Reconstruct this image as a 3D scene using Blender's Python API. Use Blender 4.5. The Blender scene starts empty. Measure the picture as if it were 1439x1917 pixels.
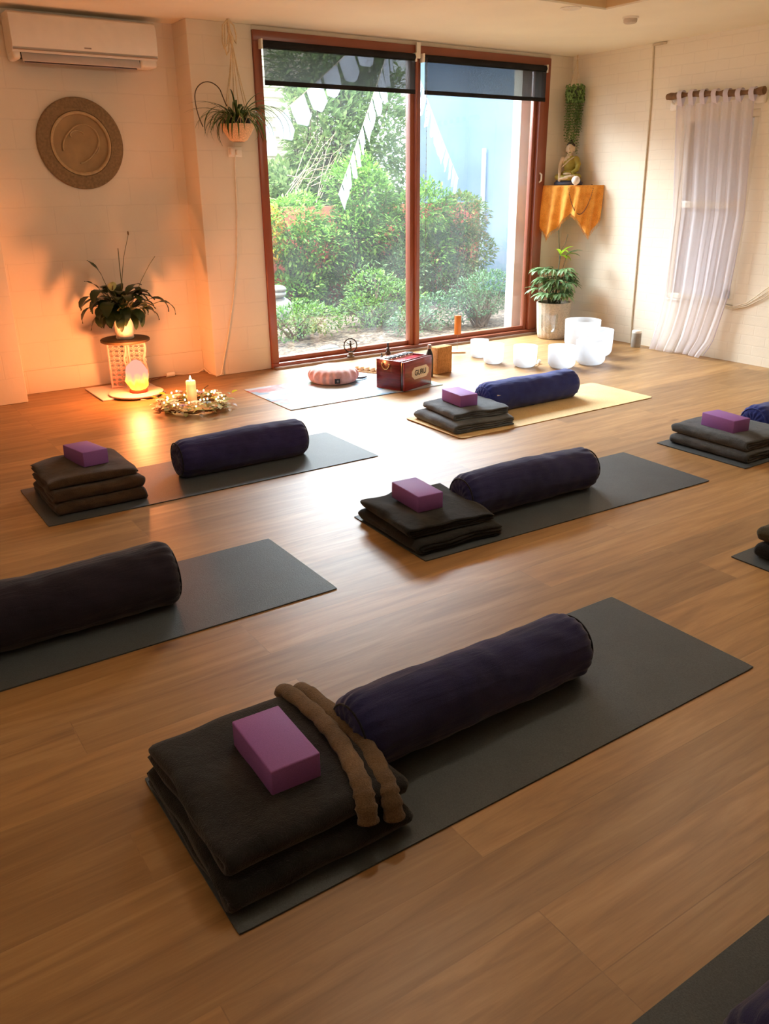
import bpy, math, random
import numpy as np
from mathutils import Vector, Matrix, noise
PI = math.pi
C = bpy.context.scene.collection
random.seed(7)
R = math.radians

# ------------------------------------------------------------------ mesh helpers
class MB:
    def __init__(s): s.v = []; s.f = []
    def add(s, vs, fs, M=None):
        o = len(s.v)
        for p in vs:
            p = Vector(p)
            s.v.append(tuple(M @ p) if M is not None else tuple(p))
        s.f += [tuple(i + o for i in f) for f in fs]
        return s
    def box(s, x0, x1, y0, y1, z0, z1, M=None):
        vs = [(x, y, z) for z in (z0, z1) for y in (y0, y1) for x in (x0, x1)]
        return s.add(vs, [(0,2,3,1),(4,5,7,6),(0,1,5,4),(2,6,7,3),(0,4,6,2),(1,3,7,5)], M)
    def lathe(s, prof, n=32, M=None, cap=True, fn=None):
        vs = []; fs = []
        for r, z in prof:
            for k in range(n):
                a = 2*PI*k/n
                rr = r*(fn(a, z) if fn else 1)
                vs.append((rr*math.cos(a), rr*math.sin(a), z))
        for i in range(len(prof)-1):
            for k in range(n):
                a = i*n+k; b = i*n+(k+1) % n
                fs.append((a, b, b+n, a+n))
        if cap:
            fs.append(tuple(range(n-1, -1, -1))); m = (len(prof)-1)*n
            fs.append(tuple(range(m, m+n)))
        return s.add(vs, fs, M)
    def tube(s, pts, r, n=8, cap=True):
        pts = [Vector(p) for p in pts]; m = len(pts)
        if not hasattr(r, '__len__'): r = [r]*m
        vs = []; fs = []; nrm = None
        for i, p in enumerate(pts):
            t = (pts[min(i+1, m-1)]-pts[max(i-1, 0)]).normalized()
            if nrm is None:
                nrm = t.cross(Vector((0, 0, 1)))
                if nrm.length < .05: nrm = t.cross(Vector((1, 0, 0)))
            nrm = (nrm - t*nrm.dot(t)).normalized(); b = t.cross(nrm)
            for k in range(n):
                a = 2*PI*k/n
                vs.append(p + (nrm*math.cos(a)+b*math.sin(a))*r[i])
        for i in range(m-1):
            for k in range(n):
                a = i*n+k; c = i*n+(k+1) % n
                fs.append((a, a+n, c+n, c))
        if cap: fs.append(tuple(range(n))); fs.append(tuple(range(m*n-1, (m-1)*n-1, -1)))
        return s.add(vs, fs)
    def ball(s, c, r, nu=16, nv=10, M=None):
        if not hasattr(r, '__len__'): r = (r, r, r)
        vs = [(0, 0, -1)]
        for i in range(1, nv):
            ph = -PI/2+PI*i/nv
            for k in range(nu):
                a = 2*PI*k/nu; vs.append((math.cos(a)*math.cos(ph), math.sin(a)*math.cos(ph), math.sin(ph)))
        vs.append((0, 0, 1)); fs = []
        for k in range(nu):
            fs.append((0, 1+(k+1) % nu, 1+k))
            fs.append((len(vs)-1, 1+(nv-2)*nu+k, 1+(nv-2)*nu+(k+1) % nu))
        for i in range(nv-2):
            for k in range(nu):
                a = 1+i*nu+k; b = 1+i*nu+(k+1) % nu
                fs.append((a, b, b+nu, a+nu))
        T = Matrix.Translation(c) @ (M if M is not None else Matrix()) @ Matrix.Diagonal((r[0], r[1], r[2], 1))
        return s.add(vs, fs, T)
    def leaf(s, base, d, up, L, W, droop=0., nseg=4, fold=.25, wave=0.):
        """a pointed blade that starts along d and bends down by droop (radians over its length)"""
        base = Vector(base); d = Vector(d).normalized(); side = d.cross(Vector(up))
        if side.length < .05: side = d.cross(Vector((1, .3, 0)))
        side.normalize(); p = base.copy(); vs = []; fs = []
        ax = side
        for i in range(nseg+1):
            t = i/nseg
            w = W*.5*(math.sin(PI*min(1, (t*.92+.06)))**.8) if i < nseg else .001
            nn = side.cross(d).normalized()
            wv = nn*(wave*math.sin(t*7))
            vs += [p-side*w+nn*(w*fold)+wv, p+wv*0, p+side*w+nn*(w*fold)-wv]
            if i < nseg:
                d = (Matrix.Rotation(-droop/nseg, 3, ax) @ d); p = p+d*(L/nseg)
        for i in range(nseg):
            a = i*3
            fs += [(a, a+1, a+4, a+3), (a+1, a+2, a+5, a+4)]
        return s.add(vs, fs)
    def build(s, name, mat, parent=None, smooth=40, bevel=0, sub=0, seg=2):
        me = bpy.data.meshes.new(name); me.from_pydata([tuple(v) for v in s.v], [], s.f); me.update()
        return obj(name, me, mat, parent, smooth, bevel, sub, seg)

def obj(name, me, mat, parent=None, smooth=40, bevel=0, sub=0, seg=2):
    if mat: me.materials.append(mat)
    if smooth:
        me.shade_smooth()
        if smooth < 180: me.set_sharp_from_angle(angle=R(smooth))
    o = bpy.data.objects.new(name, me); C.objects.link(o)
    if parent: o.parent = parent
    if bevel:
        b = o.modifiers.new('b', 'BEVEL'); b.width = bevel; b.segments = seg; b.limit_method = 'ANGLE'; b.angle_limit = R(40)
        me.shade_smooth()
    if sub:
        b = o.modifiers.new('s', 'SUBSURF'); b.levels = sub; b.render_levels = sub
    return o
def thing(name, label, cat, loc=(0, 0, 0), rotz=0., group=None):
    o = bpy.data.objects.new(name, None); C.objects.link(o)
    o.empty_display_size = .05
    o.location = loc; o.rotation_euler = (0, 0, rotz)
    return tag(o, label, cat, group)
def tag(o, label, cat, group=None, kind=None):
    o['label'] = label; o['category'] = cat
    if group: o['group'] = group
    if kind: o['kind'] = kind
    return o
def struct(o): o['kind'] = 'structure'; return o
def copy_tree(o, parent=None):
    c = o.copy(); C.objects.link(c)
    if parent: c.parent = parent
    for ch in [x for x in bpy.data.objects if x.parent == o]: copy_tree(ch, c)
    return c

# ------------------------------------------------------------------ material helpers
def sc(c): return tuple(((x/255)/12.92 if x/255 <= .04045 else ((x/255+.055)/1.055)**2.4) for x in c)+(1,)
class MT:
    def __init__(s, name):
        s.m = bpy.data.materials.new(name); s.m.use_nodes = True
        s.n = s.m.node_tree.nodes; s.l = s.m.node_tree.links
        s.b = s.n['Principled BSDF']; s.out = s.n['Material Output']
    def set(s, **k):
        for a, v in k.items(): s.b.inputs[a.replace('_', ' ')].default_value = v
        return s
    def node(s, t, **k):
        n = s.n.new(t)
        for a, v in k.items():
            if a.startswith('i_'): n.inputs[a[2:].replace('_', ' ')].default_value = v
            else: setattr(n, a, v)
        return n
    def link(s, a, b): s.l.new(a, b)
    def coords(s, scale=(1, 1, 1), kind='Object', rot=(0, 0, 0)):
        t = s.node('ShaderNodeTexCoord'); m = s.node('ShaderNodeMapping')
        m.inputs['Scale'].default_value = scale; m.inputs['Rotation'].default_value = rot
        s.link(t.outputs[kind], m.inputs['Vector']); return m.outputs['Vector']
    def noise(s, vec, scale, detail=3, rough=.5, dist=0):
        n = s.node('ShaderNodeTexNoise'); n.inputs['Scale'].default_value = scale; n.inputs['Detail'].default_value = detail
        n.inputs['Roughness'].default_value = rough; n.inputs['Distortion'].default_value = dist
        if vec is not None: s.link(vec, n.inputs['Vector'])
        return n.outputs['Fac']
    def ramp(s, fac, stops):
        r = s.node('ShaderNodeValToRGB'); e = r.color_ramp.elements
        while len(e) < len(stops): e.new(.5)
        for q, (p, c) in zip(e, stops): q.position = p; q.color = c
        s.link(fac, r.inputs['Fac']); return r.outputs['Color']
    def mix(s, a, b, fac, mode='MIX'):
        n = s.node('ShaderNodeMix', data_type='RGBA', blend_type=mode)
        for sock, v in ((n.inputs[6], a), (n.inputs[7], b), (n.inputs[0], fac)):
            if hasattr(v, 'is_linked') or isinstance(v, bpy.types.NodeSocket): s.link(v, sock)
            else: sock.default_value = v
        return n.outputs[2]
    def bump(s, h, strength=.3, dist=.01):
        n = s.node('ShaderNodeBump'); n.inputs['Strength'].default_value = strength; n.inputs['Distance'].default_value = dist
        s.link(h, n.inputs['Height'])
        prev = s.b.inputs['Normal'].links
        if prev: s.link(prev[0].from_socket, n.inputs['Normal'])
        s.link(n.outputs['Normal'], s.b.inputs['Normal']); return s
def plain(name, c, rough=.5, var=.12, nscale=20, bump=0, bscale=200, **k):
    m = MT(name); m.set(Roughness=rough, **k)
    col = sc(c)
    f = m.noise(m.coords(), nscale, 4)
    lo = tuple(x*(1-var) for x in col[:3])+(1,); hi = tuple(min(1, x*(1+var)) for x in col[:3])+(1,)
    m.link(m.ramp(f, [(.3, lo), (.7, hi)]), m.b.inputs['Base Color'])
    if bump: m.bump(m.noise(m.coords(), bscale, 2), bump, .002)
    return m.m
def fabric(name, c, c2=None, rough=.95, sheen=.3, bump=.5, fuzz=500, blot=6, var=.25, weave=0):
    m = MT(name); m.set(Roughness=rough, Sheen_Weight=sheen, Sheen_Roughness=.5, Specular_IOR_Level=.15)
    col = sc(c); col2 = sc(c2) if c2 else tuple(x*(1+var*1.5) for x in col[:3])+(1,)
    f = m.noise(m.coords(), blot, 5, .6)
    base = m.ramp(f, [(.3, tuple(x*(1-var) for x in col[:3])+(1,)), (.72, col2)])
    g = m.noise(m.coords(), fuzz, 2, .7)
    base = m.mix(base, m.ramp(g, [(.3, (.7, .7, .7, 1)), (.7, (1.25, 1.25, 1.25, 1))]), 1., 'MULTIPLY')
    m.link(base, m.b.inputs['Base Color']); m.bump(g, bump, .003)
    m.bump(m.noise(m.coords(), 35, 3), .25, .01)
    return m.m
def leafmat(name, c1, c2, c3=None, rough=.5, trans=.3, scale=3):
    m = MT(name)
    m.set(Roughness=rough, Specular_IOR_Level=.4)
    f = m.noise(m.coords(), scale, 4, .6)
    g = m.node('ShaderNodeNewGeometry')
    st = [(.15, sc(c1)), (.65, sc(c2))] + ([(.95, sc(c3))] if c3 else [])
    a = m.node('ShaderNodeMath', operation='MULTIPLY_ADD'); a.inputs[1].default_value = .55
    m.link(g.outputs['Random Per Island'], a.inputs[0])
    b = m.node('ShaderNodeMath', operation='MULTIPLY'); b.inputs[1].default_value = .55; m.link(f, b.inputs[0])
    m.link(b.outputs[0], a.inputs[2])
    col = m.ramp(a.outputs[0], st); m.link(col, m.b.inputs['Base Color'])
    t = m.node('ShaderNodeBsdfTranslucent'); m.link(col, t.inputs['Color'])
    mx = m.node('ShaderNodeMixShader'); mx.inputs[0].default_value = trans
    m.link(m.b.outputs[0], mx.inputs[1]); m.link(t.outputs[0], mx.inputs[2]); m.link(mx.outputs[0], m.out.inputs['Surface'])
    return m.m
def sheer(name, c, alpha, rough=.9, trans=.4):
    m = MT(name); d = m.node('ShaderNodeBsdfDiffuse'); d.inputs['Color'].default_value = sc(c)
    f = m.noise(m.coords(), 60, 2)
    m.link(m.ramp(f, [(.2, tuple(x*.92 for x in sc(c)[:3])+(1,)), (.8, sc(c))]), d.inputs['Color'])
    t = m.node('ShaderNodeBsdfTranslucent'); t.inputs['Color'].default_value = sc(c)
    x = m.node('ShaderNodeMixShader'); x.inputs[0].default_value = trans
    m.link(d.outputs[0], x.inputs[1]); m.link(t.outputs[0], x.inputs[2])
    tr = m.node('ShaderNodeBsdfTransparent'); y = m.node('ShaderNodeMixShader'); y.inputs[0].default_value = alpha
    m.link(tr.outputs[0], y.inputs[1]); m.link(x.outputs[0], y.inputs[2]); m.link(y.outputs[0], m.out.inputs['Surface'])
    return m.m
def emis(name, c, s, c2=None, nscale=20):
    m = MT(name); e = m.node('ShaderNodeEmission'); e.inputs['Strength'].default_value = s
    f = m.noise(m.coords(), nscale, 3)
    m.link(m.ramp(f, [(.35, sc(c)), (.65, sc(c2 or c))]), e.inputs['Color'])
    m.link(e.outputs[0], m.out.inputs['Surface']); return m.m

# ---------------- materials of the room
def floor_mat():
    m = MT('oak_planks'); m.set(Specular_IOR_Level=.68)
    v = m.coords()
    br = m.node('ShaderNodeTexBrick'); br.offset = .37; br.offset_frequency = 3
    br.inputs['Scale'].default_value = 1; br.inputs['Brick Width'].default_value = 1.85; br.inputs['Row Height'].default_value = .19
    br.inputs['Mortar Size'].default_value = .0016; br.inputs['Mortar Smooth'].default_value = .2; br.inputs['Bias'].default_value = 0
    br.inputs['Color1'].default_value = (0, 0, 0, 1); br.inputs['Color2'].default_value = (1, 1, 1, 1); br.inputs['Mortar'].default_value = (.5, .5, .5, 1)
    m.link(v, br.inputs['Vector'])
    # per plank shift of the grain
    add = m.node('ShaderNodeVectorMath', operation='MULTIPLY_ADD'); m.link(br.outputs['Color'], add.inputs[0])
    add.inputs[1].default_value = (3, 7, 5); m.link(v, add.inputs[2])
    mp = m.node('ShaderNodeMapping'); mp.inputs['Scale'].default_value = (.9, 9, 1); m.link(add.outputs[0], mp.inputs['Vector'])
    g = m.noise(mp.outputs[0], 2.2, 6, .6, .8)
    mp2 = m.node('ShaderNodeMapping'); mp2.inputs['Scale'].default_value = (3, 90, 1); m.link(add.outputs[0], mp2.inputs['Vector'])
    fine = m.noise(mp2.outputs[0], 2, 3, .6)
    base = m.ramp(g, [(.22, sc((132, 95, 54))), (.5, sc((162, 121, 72))), (.8, sc((184, 145, 94)))])
    tone = m.ramp(br.outputs['Color'], [(0, (.78, .76, .74, 1)), (.5, (1, 1, 1, 1)), (1, (1.1, 1.08, 1.06, 1))])
    base = m.mix(base, tone, 1., 'MULTIPLY')
    base = m.mix(base, m.ramp(fine, [(.3, (.94, .93, .92, 1)), (.6, (1.02, 1.02, 1.02, 1))]), 1., 'MULTIPLY')
    mp3 = m.node('ShaderNodeMapping'); mp3.inputs['Scale'].default_value = (.75, 1.5, 1); m.link(add.outputs[0], mp3.inputs['Vector'])
    vo = m.node('ShaderNodeTexVoronoi'); vo.inputs['Scale'].default_value = 1.9; vo.inputs['Randomness'].default_value = 1
    wob = m.node('ShaderNodeVectorMath', operation='MULTIPLY_ADD')
    nz = m.node('ShaderNodeTexNoise'); nz.inputs['Scale'].default_value = 14; m.link(v, nz.inputs['Vector'])
    m.link(nz.outputs['Color'], wob.inputs[0]); wob.inputs[1].default_value = (.05, .05, 0); m.link(mp3.outputs[0], wob.inputs[2])
    m.link(wob.outputs[0], vo.inputs['Vector'])
    kn = m.ramp(vo.outputs['Distance'], [(.02, (.42, .33, .22, 1)), (.06, (.70, .60, .46, 1)), (.12, (1, 1, 1, 1))])
    base = m.mix(base, kn, .9, 'MULTIPLY')
    base = m.mix(base, sc((96, 66, 40)), m.ramp(br.outputs['Fac'], [(0, (0, 0, 0, 1)), (1, (.28, .28, .28, 1))]))
    m.link(base, m.b.inputs['Base Color'])
    rr = m.ramp(g, [(.2, (.44, .44, .44, 1)), (.8, (.39, .39, .39, 1))]); m.link(rr, m.b.inputs['Roughness'])
    m.bump(fine, .06, .002)
    inv = m.node('ShaderNodeMath', operation='SUBTRACT'); inv.inputs[0].default_value = 1; m.link(br.outputs['Fac'], inv.inputs[1])
    m.bump(inv.outputs[0], .25, .002)
    return m.m
def brick_mat(name, c, w, h, axis, strength=.35, rough=.7):
    m = MT(name); m.set(Roughness=rough, Specular_IOR_Level=.3)
    v = m.coords(rot={'x': (R(90), 0, 0), 'y': (R(90), 0, R(90)), 'z': (0, 0, 0)}[axis] if False else (0, 0, 0))
    sep = m.node('ShaderNodeSeparateXYZ'); m.link(v, sep.inputs[0]); cb = m.node('ShaderNodeCombineXYZ')
    m.link(sep.outputs['X' if axis == 'x' else 'Y'], cb.inputs[0]); m.link(sep.outputs['Z'], cb.inputs[1])
    nz = m.node('ShaderNodeTexNoise'); nz.inputs['Scale'].default_value = 9; nz.inputs['Detail'].default_value = 3; m.link(v, nz.inputs['Vector'])
    wob = m.node('ShaderNodeVectorMath', operation='MULTIPLY_ADD'); m.link(nz.outputs['Color'], wob.inputs[0]); wob.inputs[1].default_value = (.014, .014, 0)
    m.link(cb.outputs[0], wob.inputs[2])
    br = m.node('ShaderNodeTexBrick'); br.inputs['Scale'].default_value = 1; br.inputs['Brick Width'].default_value = w; br.inputs['Row Height'].default_value = h
    br.inputs['Mortar Size'].default_value = .006; br.inputs['Mortar Smooth'].default_value = .9
    m.link(wob.outputs[0], br.inputs['Vector'])
    f = m.noise(v, 1.6, 4, .6)
    col = sc(c)
    base = m.ramp(f, [(.3, tuple(x*.93 for x in col[:3])+(1,)), (.7, col)])
    base = m.mix(base, tuple(x*.84 for x in col[:3])+(1,), m.ramp(br.outputs['Fac'], [(0, (0, 0, 0, 1)), (1, (.35, .35, .35, 1))]))
    m.link(base, m.b.inputs['Base Color'])
    inv = m.node('ShaderNodeMath', operation='SUBTRACT'); inv.inputs[0].default_value = 1; m.link(br.outputs['Fac'], inv.inputs[1])
    m.bump(inv.outputs[0], strength, .004); m.bump(m.noise(v, 28, 5, .6), .16, .006)
    return m.m
M_floor = floor_mat()
M_wallx = brick_mat('painted_block_wall', (240, 228, 208), .40, .20, 'x', .22)
M_wally = brick_mat('painted_brick_wall', (242, 232, 212), .24, .086, 'y', .2)
M_ceil = plain('ceiling_paint', (246, 238, 218), .8, .03, 2, .1, 60)
M_tray = plain('tray_paint', (214, 182, 134), .8, .04, 2)
M_frame = plain('brown_aluminium', (146, 80, 56), .30, .08, 4, Specular_IOR_Level=.6)
M_track = plain('door_track_metal', (150, 128, 112), .35, .1, 10, Metallic=.5)
M_reveal = plain('outside_reveal', (230, 224, 205), .7, .04, 5)
M_white = plain('white_plastic', (240, 232, 218), .35, .03, 10)
M_dark = plain('dark_void', (22, 19, 18), .7, .1, 10)
M_bl = plain('black_plastic', (20, 20, 22), .4, .1, 10)
def glass_thin(name, tint=(1, 1, 1), refl=1.0, haze=.0):
    m = MT(name); tr = m.node('ShaderNodeBsdfTransparent'); tr.inputs['Color'].default_value = (*tint, 1)
    gl = m.node('ShaderNodeBsdfGlossy'); gl.inputs['Roughness'].default_value = .02
    fr = m.node('ShaderNodeLayerWeight'); fr.inputs['Blend'].default_value = .5      # Schlick reflectance, the same from both sides
    pw = m.node('ShaderNodeMath', operation='POWER'); pw.inputs[1].default_value = 5; m.link(fr.outputs['Facing'], pw.inputs[0])
    ml = m.node('ShaderNodeMath', operation='MULTIPLY_ADD'); ml.inputs[1].default_value = .9*min(1, refl); ml.inputs[2].default_value = .04*refl; m.link(pw.outputs[0], ml.inputs[0])
    mx = m.node('ShaderNodeMixShader'); m.link(ml.outputs[0], mx.inputs[0]); m.link(tr.outputs[0], mx.inputs[1]); m.link(gl.outputs[0], mx.inputs[2])
    last = mx.outputs[0]
    if haze:   # milky haze mixed into the glass, uneven by noise
        df = m.node('ShaderNodeBsdfTranslucent'); df.inputs['Color'].default_value = (.9, .95, 1, 1)
        f = m.noise(m.coords(), 2.3, 5, .65)
        hz = m.ramp(f, [(.3, (haze*.5,)*3+(1,)), (.75, (haze*1.5,)*3+(1,))])
        m2 = m.node('ShaderNodeMixShader'); m.link(hz, m2.inputs[0]); m.link(last, m2.inputs[1]); m.link(df.outputs[0], m2.inputs[2]); last = m2.outputs[0]
    m.link(last, m.out.inputs['Surface']); return m.m
M_glass = glass_thin('window_glass', (.97, .985, .985), 1.2, .010)
M_clear = glass_thin('clear_glass', (.97, .98, .98), 1.5)

# ------------------------------------------------------------------ room shell
XR, CH = 5.732, 2.694
WX0, WX1, WZ = 2.205, 5.419, 2.66
XL, YB = -3.2, -8.6
o = struct(MB().box(XL-.2, XR+.2, YB-.2, .5, -.12, 0).build('floor', M_floor, smooth=0))
# ceiling with a raised tray whose far right corner shows
TX, TY = 4.168, -1.83
cm = MB(); cm.box(XL-.2, XR+.2, TY, .5, CH, CH+.35).box(TX, XR+.2, YB-.2, TY, CH, CH+.35)
cm.box(XL-.2, XL+.9, YB-.2, TY, CH, CH+.35).box(XL+.9, TX, YB-.2, YB+1.2, CH, CH+.35)
struct(cm.build('ceiling', M_ceil, smooth=0))
struct(MB().box(XL+.9, TX, YB+1.2, TY, CH+.2, CH+.34).build('ceiling_tray', M_ceil, smooth=0))
tm = MB(); tm.box(XL+.9, TX, TY-.012, TY-.001, CH+.012, CH+.199).box(TX-.012, TX-.001, YB+1.2, TY-.012, CH+.012, CH+.199)
struct(tm.build('trim_1', M_tray, smooth=0))
w = MB(); w.box(1.67, WX0, 0, .5, 0, CH).box(WX0, WX1, 0, .22, WZ, CH).box(WX1, XR+.2, 0, .22, 0, CH)
struct(w.build('wall_back', M_wallx, smooth=0, bevel=.006))
w = MB(); w.box(.13, 1.67, .285, .5, 0, CH); struct(w.build('wall_recess', M_wallx, smooth=0))
w = MB(); w.box(.13, 1.669, .262, .284, 0, .185); struct(w.build('baseboard_back', M_wallx, smooth=0, bevel=.004))
w = MB(); w.box(XL-.2, .13, 0, .5, 0, CH); struct(w.build('wall_pier', M_wallx, smooth=0, bevel=.006))
w = MB(); w.box(XL-.2, XL, YB, 0, 0, CH); struct(w.build('wall_left', M_wally, smooth=0))
# right wall with a shallow bricked-in window niche
NY0, NY1, NZ0, NZ1 = -2.16, -1.44, .49, 2.08
w = MB(); w.box(XR, XR+.2, YB, NY0, 0, CH).box(XR, XR+.2, NY1, 0, 0, CH).box(XR, XR+.2, NY0, NY1, 0, NZ0).box(XR, XR+.2, NY0, NY1, NZ1, CH)
struct(w.build('wall_right', M_wally, smooth=0))
w = MB(); w.box(XL-.2, XR+.2, YB-.2, YB, 0, CH); struct(w.build('wall_front', M_wallx, smooth=0))
tm = MB().tube([(XR-.006, -1.0, CH-.01), (XR-.006, -1.03, 2.2), (XR-.006, -1.06, .2), (XR-.006, -1.075, .0)], .008, 8)
tm.box(XR-.014, XR-.001, -1.14, -.99, CH-.025, CH-.005)
struct(tm.build('trim_2', plain('conduit_paint', (208, 192, 164), .6)))

# right wall window behind the curtain
M_wfr = plain('cream_frame', (228, 216, 192), .5, .03)
w2 = MB().box(XR+.05, XR+.08, NY0, NY1, NZ0, NZ1).build('window_2', plain('pale_glazing', (206, 204, 206), .25, .06, 2), smooth=0); struct(w2)
fr = MB()
for a in ((NY0, NY0+.05, NZ0+.05, NZ1-.06), (NY1-.05, NY1, NZ0+.05, NZ1-.06), (NY0, NY1, NZ1-.06, NZ1), (NY0, NY1, NZ0, NZ0+.05), (NY0+.05, NY1-.05, 1.30, 1.36)):
    fr.box(XR+.005, XR+.05, *a)
fr.build('window_frame', M_wfr, w2, smooth=0, bevel=.004)
MB().box(XR-.012, XR+.05, NY0, NY1, NZ0-.02, NZ0).build('window_sill', M_wfr, w2, smooth=0, bevel=.004)
MB().box(XR-.012, XR+.004, NY0+.06, NY0+.11, NZ0+.05, NZ0+.13).build('window_latch', M_bl, w2, smooth=0, bevel=.003)

# main window
win = bpy.data.objects.new('window_1', None); C.objects.link(win); struct(win)
f = MB(); f.box(WX0, WX0+.07, -.02, .10, .045, WZ-.075).box(WX0, WX1, -.02, .10, WZ-.075, WZ).box(WX1-.12, WX1, -.02, .10, .045, WZ-.075).box(WX0, WX1, -.03, .12, 0, .045)
f.build('window_frame', M_frame, win, smooth=0, bevel=.005)
f = MB(); f.box(3.73, 3.845, .0, .075, .045, WZ-.075).box(3.775, 3.80, -.03, .0, .045, WZ-.075)
f.build('mullion', M_frame, win, smooth=0, bevel=.004)
f = MB()
for x0, x1, y in ((WX0+.07, 3.73, .045), (3.845, WX1-.12, .045)):
    f.box(x0, x1, y-.015, y+.015, .045, .085)
    f.box(x0, x1, y-.015, y+.015, WZ-.105, WZ-.075)
f.build('sash_rail', M_frame, win, smooth=0, bevel=.003)
f = MB().box(WX1-.165, WX1-.12, .02, .07, .045, WZ-.075); f.build('sash_stile', M_frame, win, smooth=0, bevel=.006)
MB().box(WX0+.07, 3.73, .043, .047, .085, WZ-.1).build('window_pane', M_glass, win, smooth=0)
MB().box(3.845, WX1-.165, .043, .047, .085, WZ-.1).build('window_pane', M_glass, win, smooth=0)
f = MB().box(WX0, WX1, -.10, -.03, 0, .012).box(WX0, WX1, -.065, -.055, .012, .02).box(WX0, WX1, -.095, -.088, .012, .02)
f.build('sliding_track', M_track, win, smooth=0)
h = MB().tube([(5.345, -.018, 1.535), (5.345, -.045, 1.55), (5.345, -.045, 1.605), (5.345, -.018, 1.62)], .009, 8)
h.build('window_handle', M_white, win)
f = MB().box(WX1-.15, WX1+.1, .22, .34, -.1, CH).box(WX0-.1, WX0+.02, .22, .34, -.1, CH).box(WX0-.1, WX1+.1, .12, .34, -.13, -.02)
f.build('outer_reveal', M_reveal, win, smooth=0)
M_stone = plain('grey_stone', (150, 150, 146), .9, .25, 12, .5, 60)

# ------------------------------------------------------------------ roller blinds
M_blind = sheer('screen_mesh_fabric', (62, 62, 60), .68, trans=.45)
M_blr = fabric('blind_rail_fabric', (38, 37, 38), sheen=0)
def blind(x0, x1, label):
    t = thing('roller_blind', label, 'blind', ((x0+x1)/2, -.045, 2.56), 0, 'pair of part-lowered dark roller blinds')
    L = (x1-x0)/2
    m = MB().tube([(-L, 0, 0), (L, 0, 0)], .03, 16); m.build('roller', M_blr, t)
    MB().box(-L+.01, L-.01, -.0215, -.0205, -.27, 0).build('blind_fabric', M_blind, t, smooth=0)
    MB().box(-L+.01, L-.01, -.028, -.014, -.29, -.255).build('bottom_rail', M_blr, t, smooth=0, bevel=.004)
    for s in (-1, 1):
        MB().box(s*L-.008, s*L+.008, -.03, .035, -.035, .035).build('bracket', M_white, t, smooth=0, bevel=.004)
    return t
blind(2.255, 3.745, 'dark mesh roller blind over the left window panel, bunting seen through it')
b = blind(3.83, 5.325, 'dark mesh roller blind over the right window panel, blue wall behind it')
c = MB()
for k in range(40): c.ball((-.748+.02, -.04, -.03-.062*k*.9), .005, 6, 4)
c.tube([(-.728, -.04, 0), (-.728, -.04, -2.25)], .0015, 5)
c.build('bead_chain', plain('chain_grey', (120, 100, 95), .4), b)
t = MB().box(3.765, 3.808, -.05, -.03, 2.555, 2.68).tube([(3.786, -.055, 2.6), (3.786, -.062, 2.6)], .012, 10)
t = t.build('blind_support_clip', M_white, smooth=0, bevel=.004)
tag(t, 'small white clip at the top of the mullion between the two blinds', 'clip')

# ------------------------------------------------------------------ air conditioner
ac = thing('air_conditioner', 'white wall mounted split air conditioner above the round wall disc', 'air conditioner', (.945, .285, 2.36))
L = .515
prof = [(0, .295), (-.17, .295), (-.198, .28), (-.212, .25), (-.216, .10), (-.212, .075), (-.195, .06), (-.19, .045), (0, .045)]
m = MB(); n = len(prof)
vs = [(-L, y, z) for y, z in prof]+[(L, y, z) for y, z in prof]
fs = [tuple(range(n)), tuple(range(2*n-1, n-1, -1))]+[(i, i+n, (i+1) % n+n, (i+1) % n) for i in range(n)]
m.add(vs, fs); m.build('body', M_white, ac, smooth=30, bevel=.004)
MB().box(-L, -L+.055, -.185, 0, .0, .06).build('end_cap', M_white, ac, smooth=0, bevel=.02, seg=4)
MB().box(L-.13, L, -.185, 0, .0, .06).build('end_cap', M_white, ac, smooth=0, bevel=.02, seg=4)
MB().box(-L+.055, L-.13, -.17, -.01, .02, .05).build('air_outlet', M_dark, ac, smooth=0)
Mx = Matrix.Translation((0, -.175, .030)) @ Matrix.Rotation(R(62), 4, 'X')
MB().box(-L+.06, L-.135, -.045, .02, -.004, .004, Mx).build('louver', plain('louver_grey', (205, 196, 190), .35, .03), ac, smooth=0, bevel=.002)
Mx = Matrix.Translation((0, -.12, .01)) @ Matrix.Rotation(R(38), 4, 'X')
MB().box(-L+.08, L-.15, -.04, .03, -.003, .003, Mx).build('louver', plain('louver_shade', (150, 138, 140), .4, .03), ac, smooth=0, bevel=.002)
MB().box(-.028, .022, -.2175, -.2155, .088, .097).build('badge', plain('badge_grey', (160, 145, 130), .4), ac, smooth=0, bevel=.003)
MB().box(-L+.004, L-.004, -.2155, -.19, .058, .061).build('seam', plain('seam_shadow', (170, 150, 128), .6), ac, smooth=0)

# ------------------------------------------------------------------ round wall disc
ds = thing('wall_disc', 'large round carved tan disc hanging on the wall under the air conditioner', 'wall decoration', (.860, .284, 1.836))
Mw = Matrix.Rotation(R(90), 4, 'X')
M_disc = plain('carved_rim', (136, 112, 78), .75, .22, 60, .6, 90)
M_disc2 = plain('carved_center', (164, 134, 90), .6, .16, 9, .4, 40)
M_disc3 = plain('pale_ring', (186, 158, 116), .6, .15, 30)
MB().lathe([(.32, 0), (.32, .012), (.313, .02), (.228, .024), (.224, .016), (.224, 0)], 64, Mw).build('rim', M_disc, ds, 30)
MB().lathe([(.225, 0), (.225, .013), (.19, .006), (.005, .005)], 64, Mw).build('plate', M_disc2, ds, 30)
MB().lathe([(.226, .015), (.222, .028), (.212, .030), (.204, .026), (.200, .010)], 64, Mw, cap=False).build('ring', M_disc3, ds, 30)
m = MB()
pts = []
for k in range(49):
    a = R(200)-k/48*R(300); r_ = .13+.02*math.sin(a*2)
    pts.append((r_*math.cos(a), -.012, r_*math.sin(a)))
m.tube(pts, .006, 6)
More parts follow.
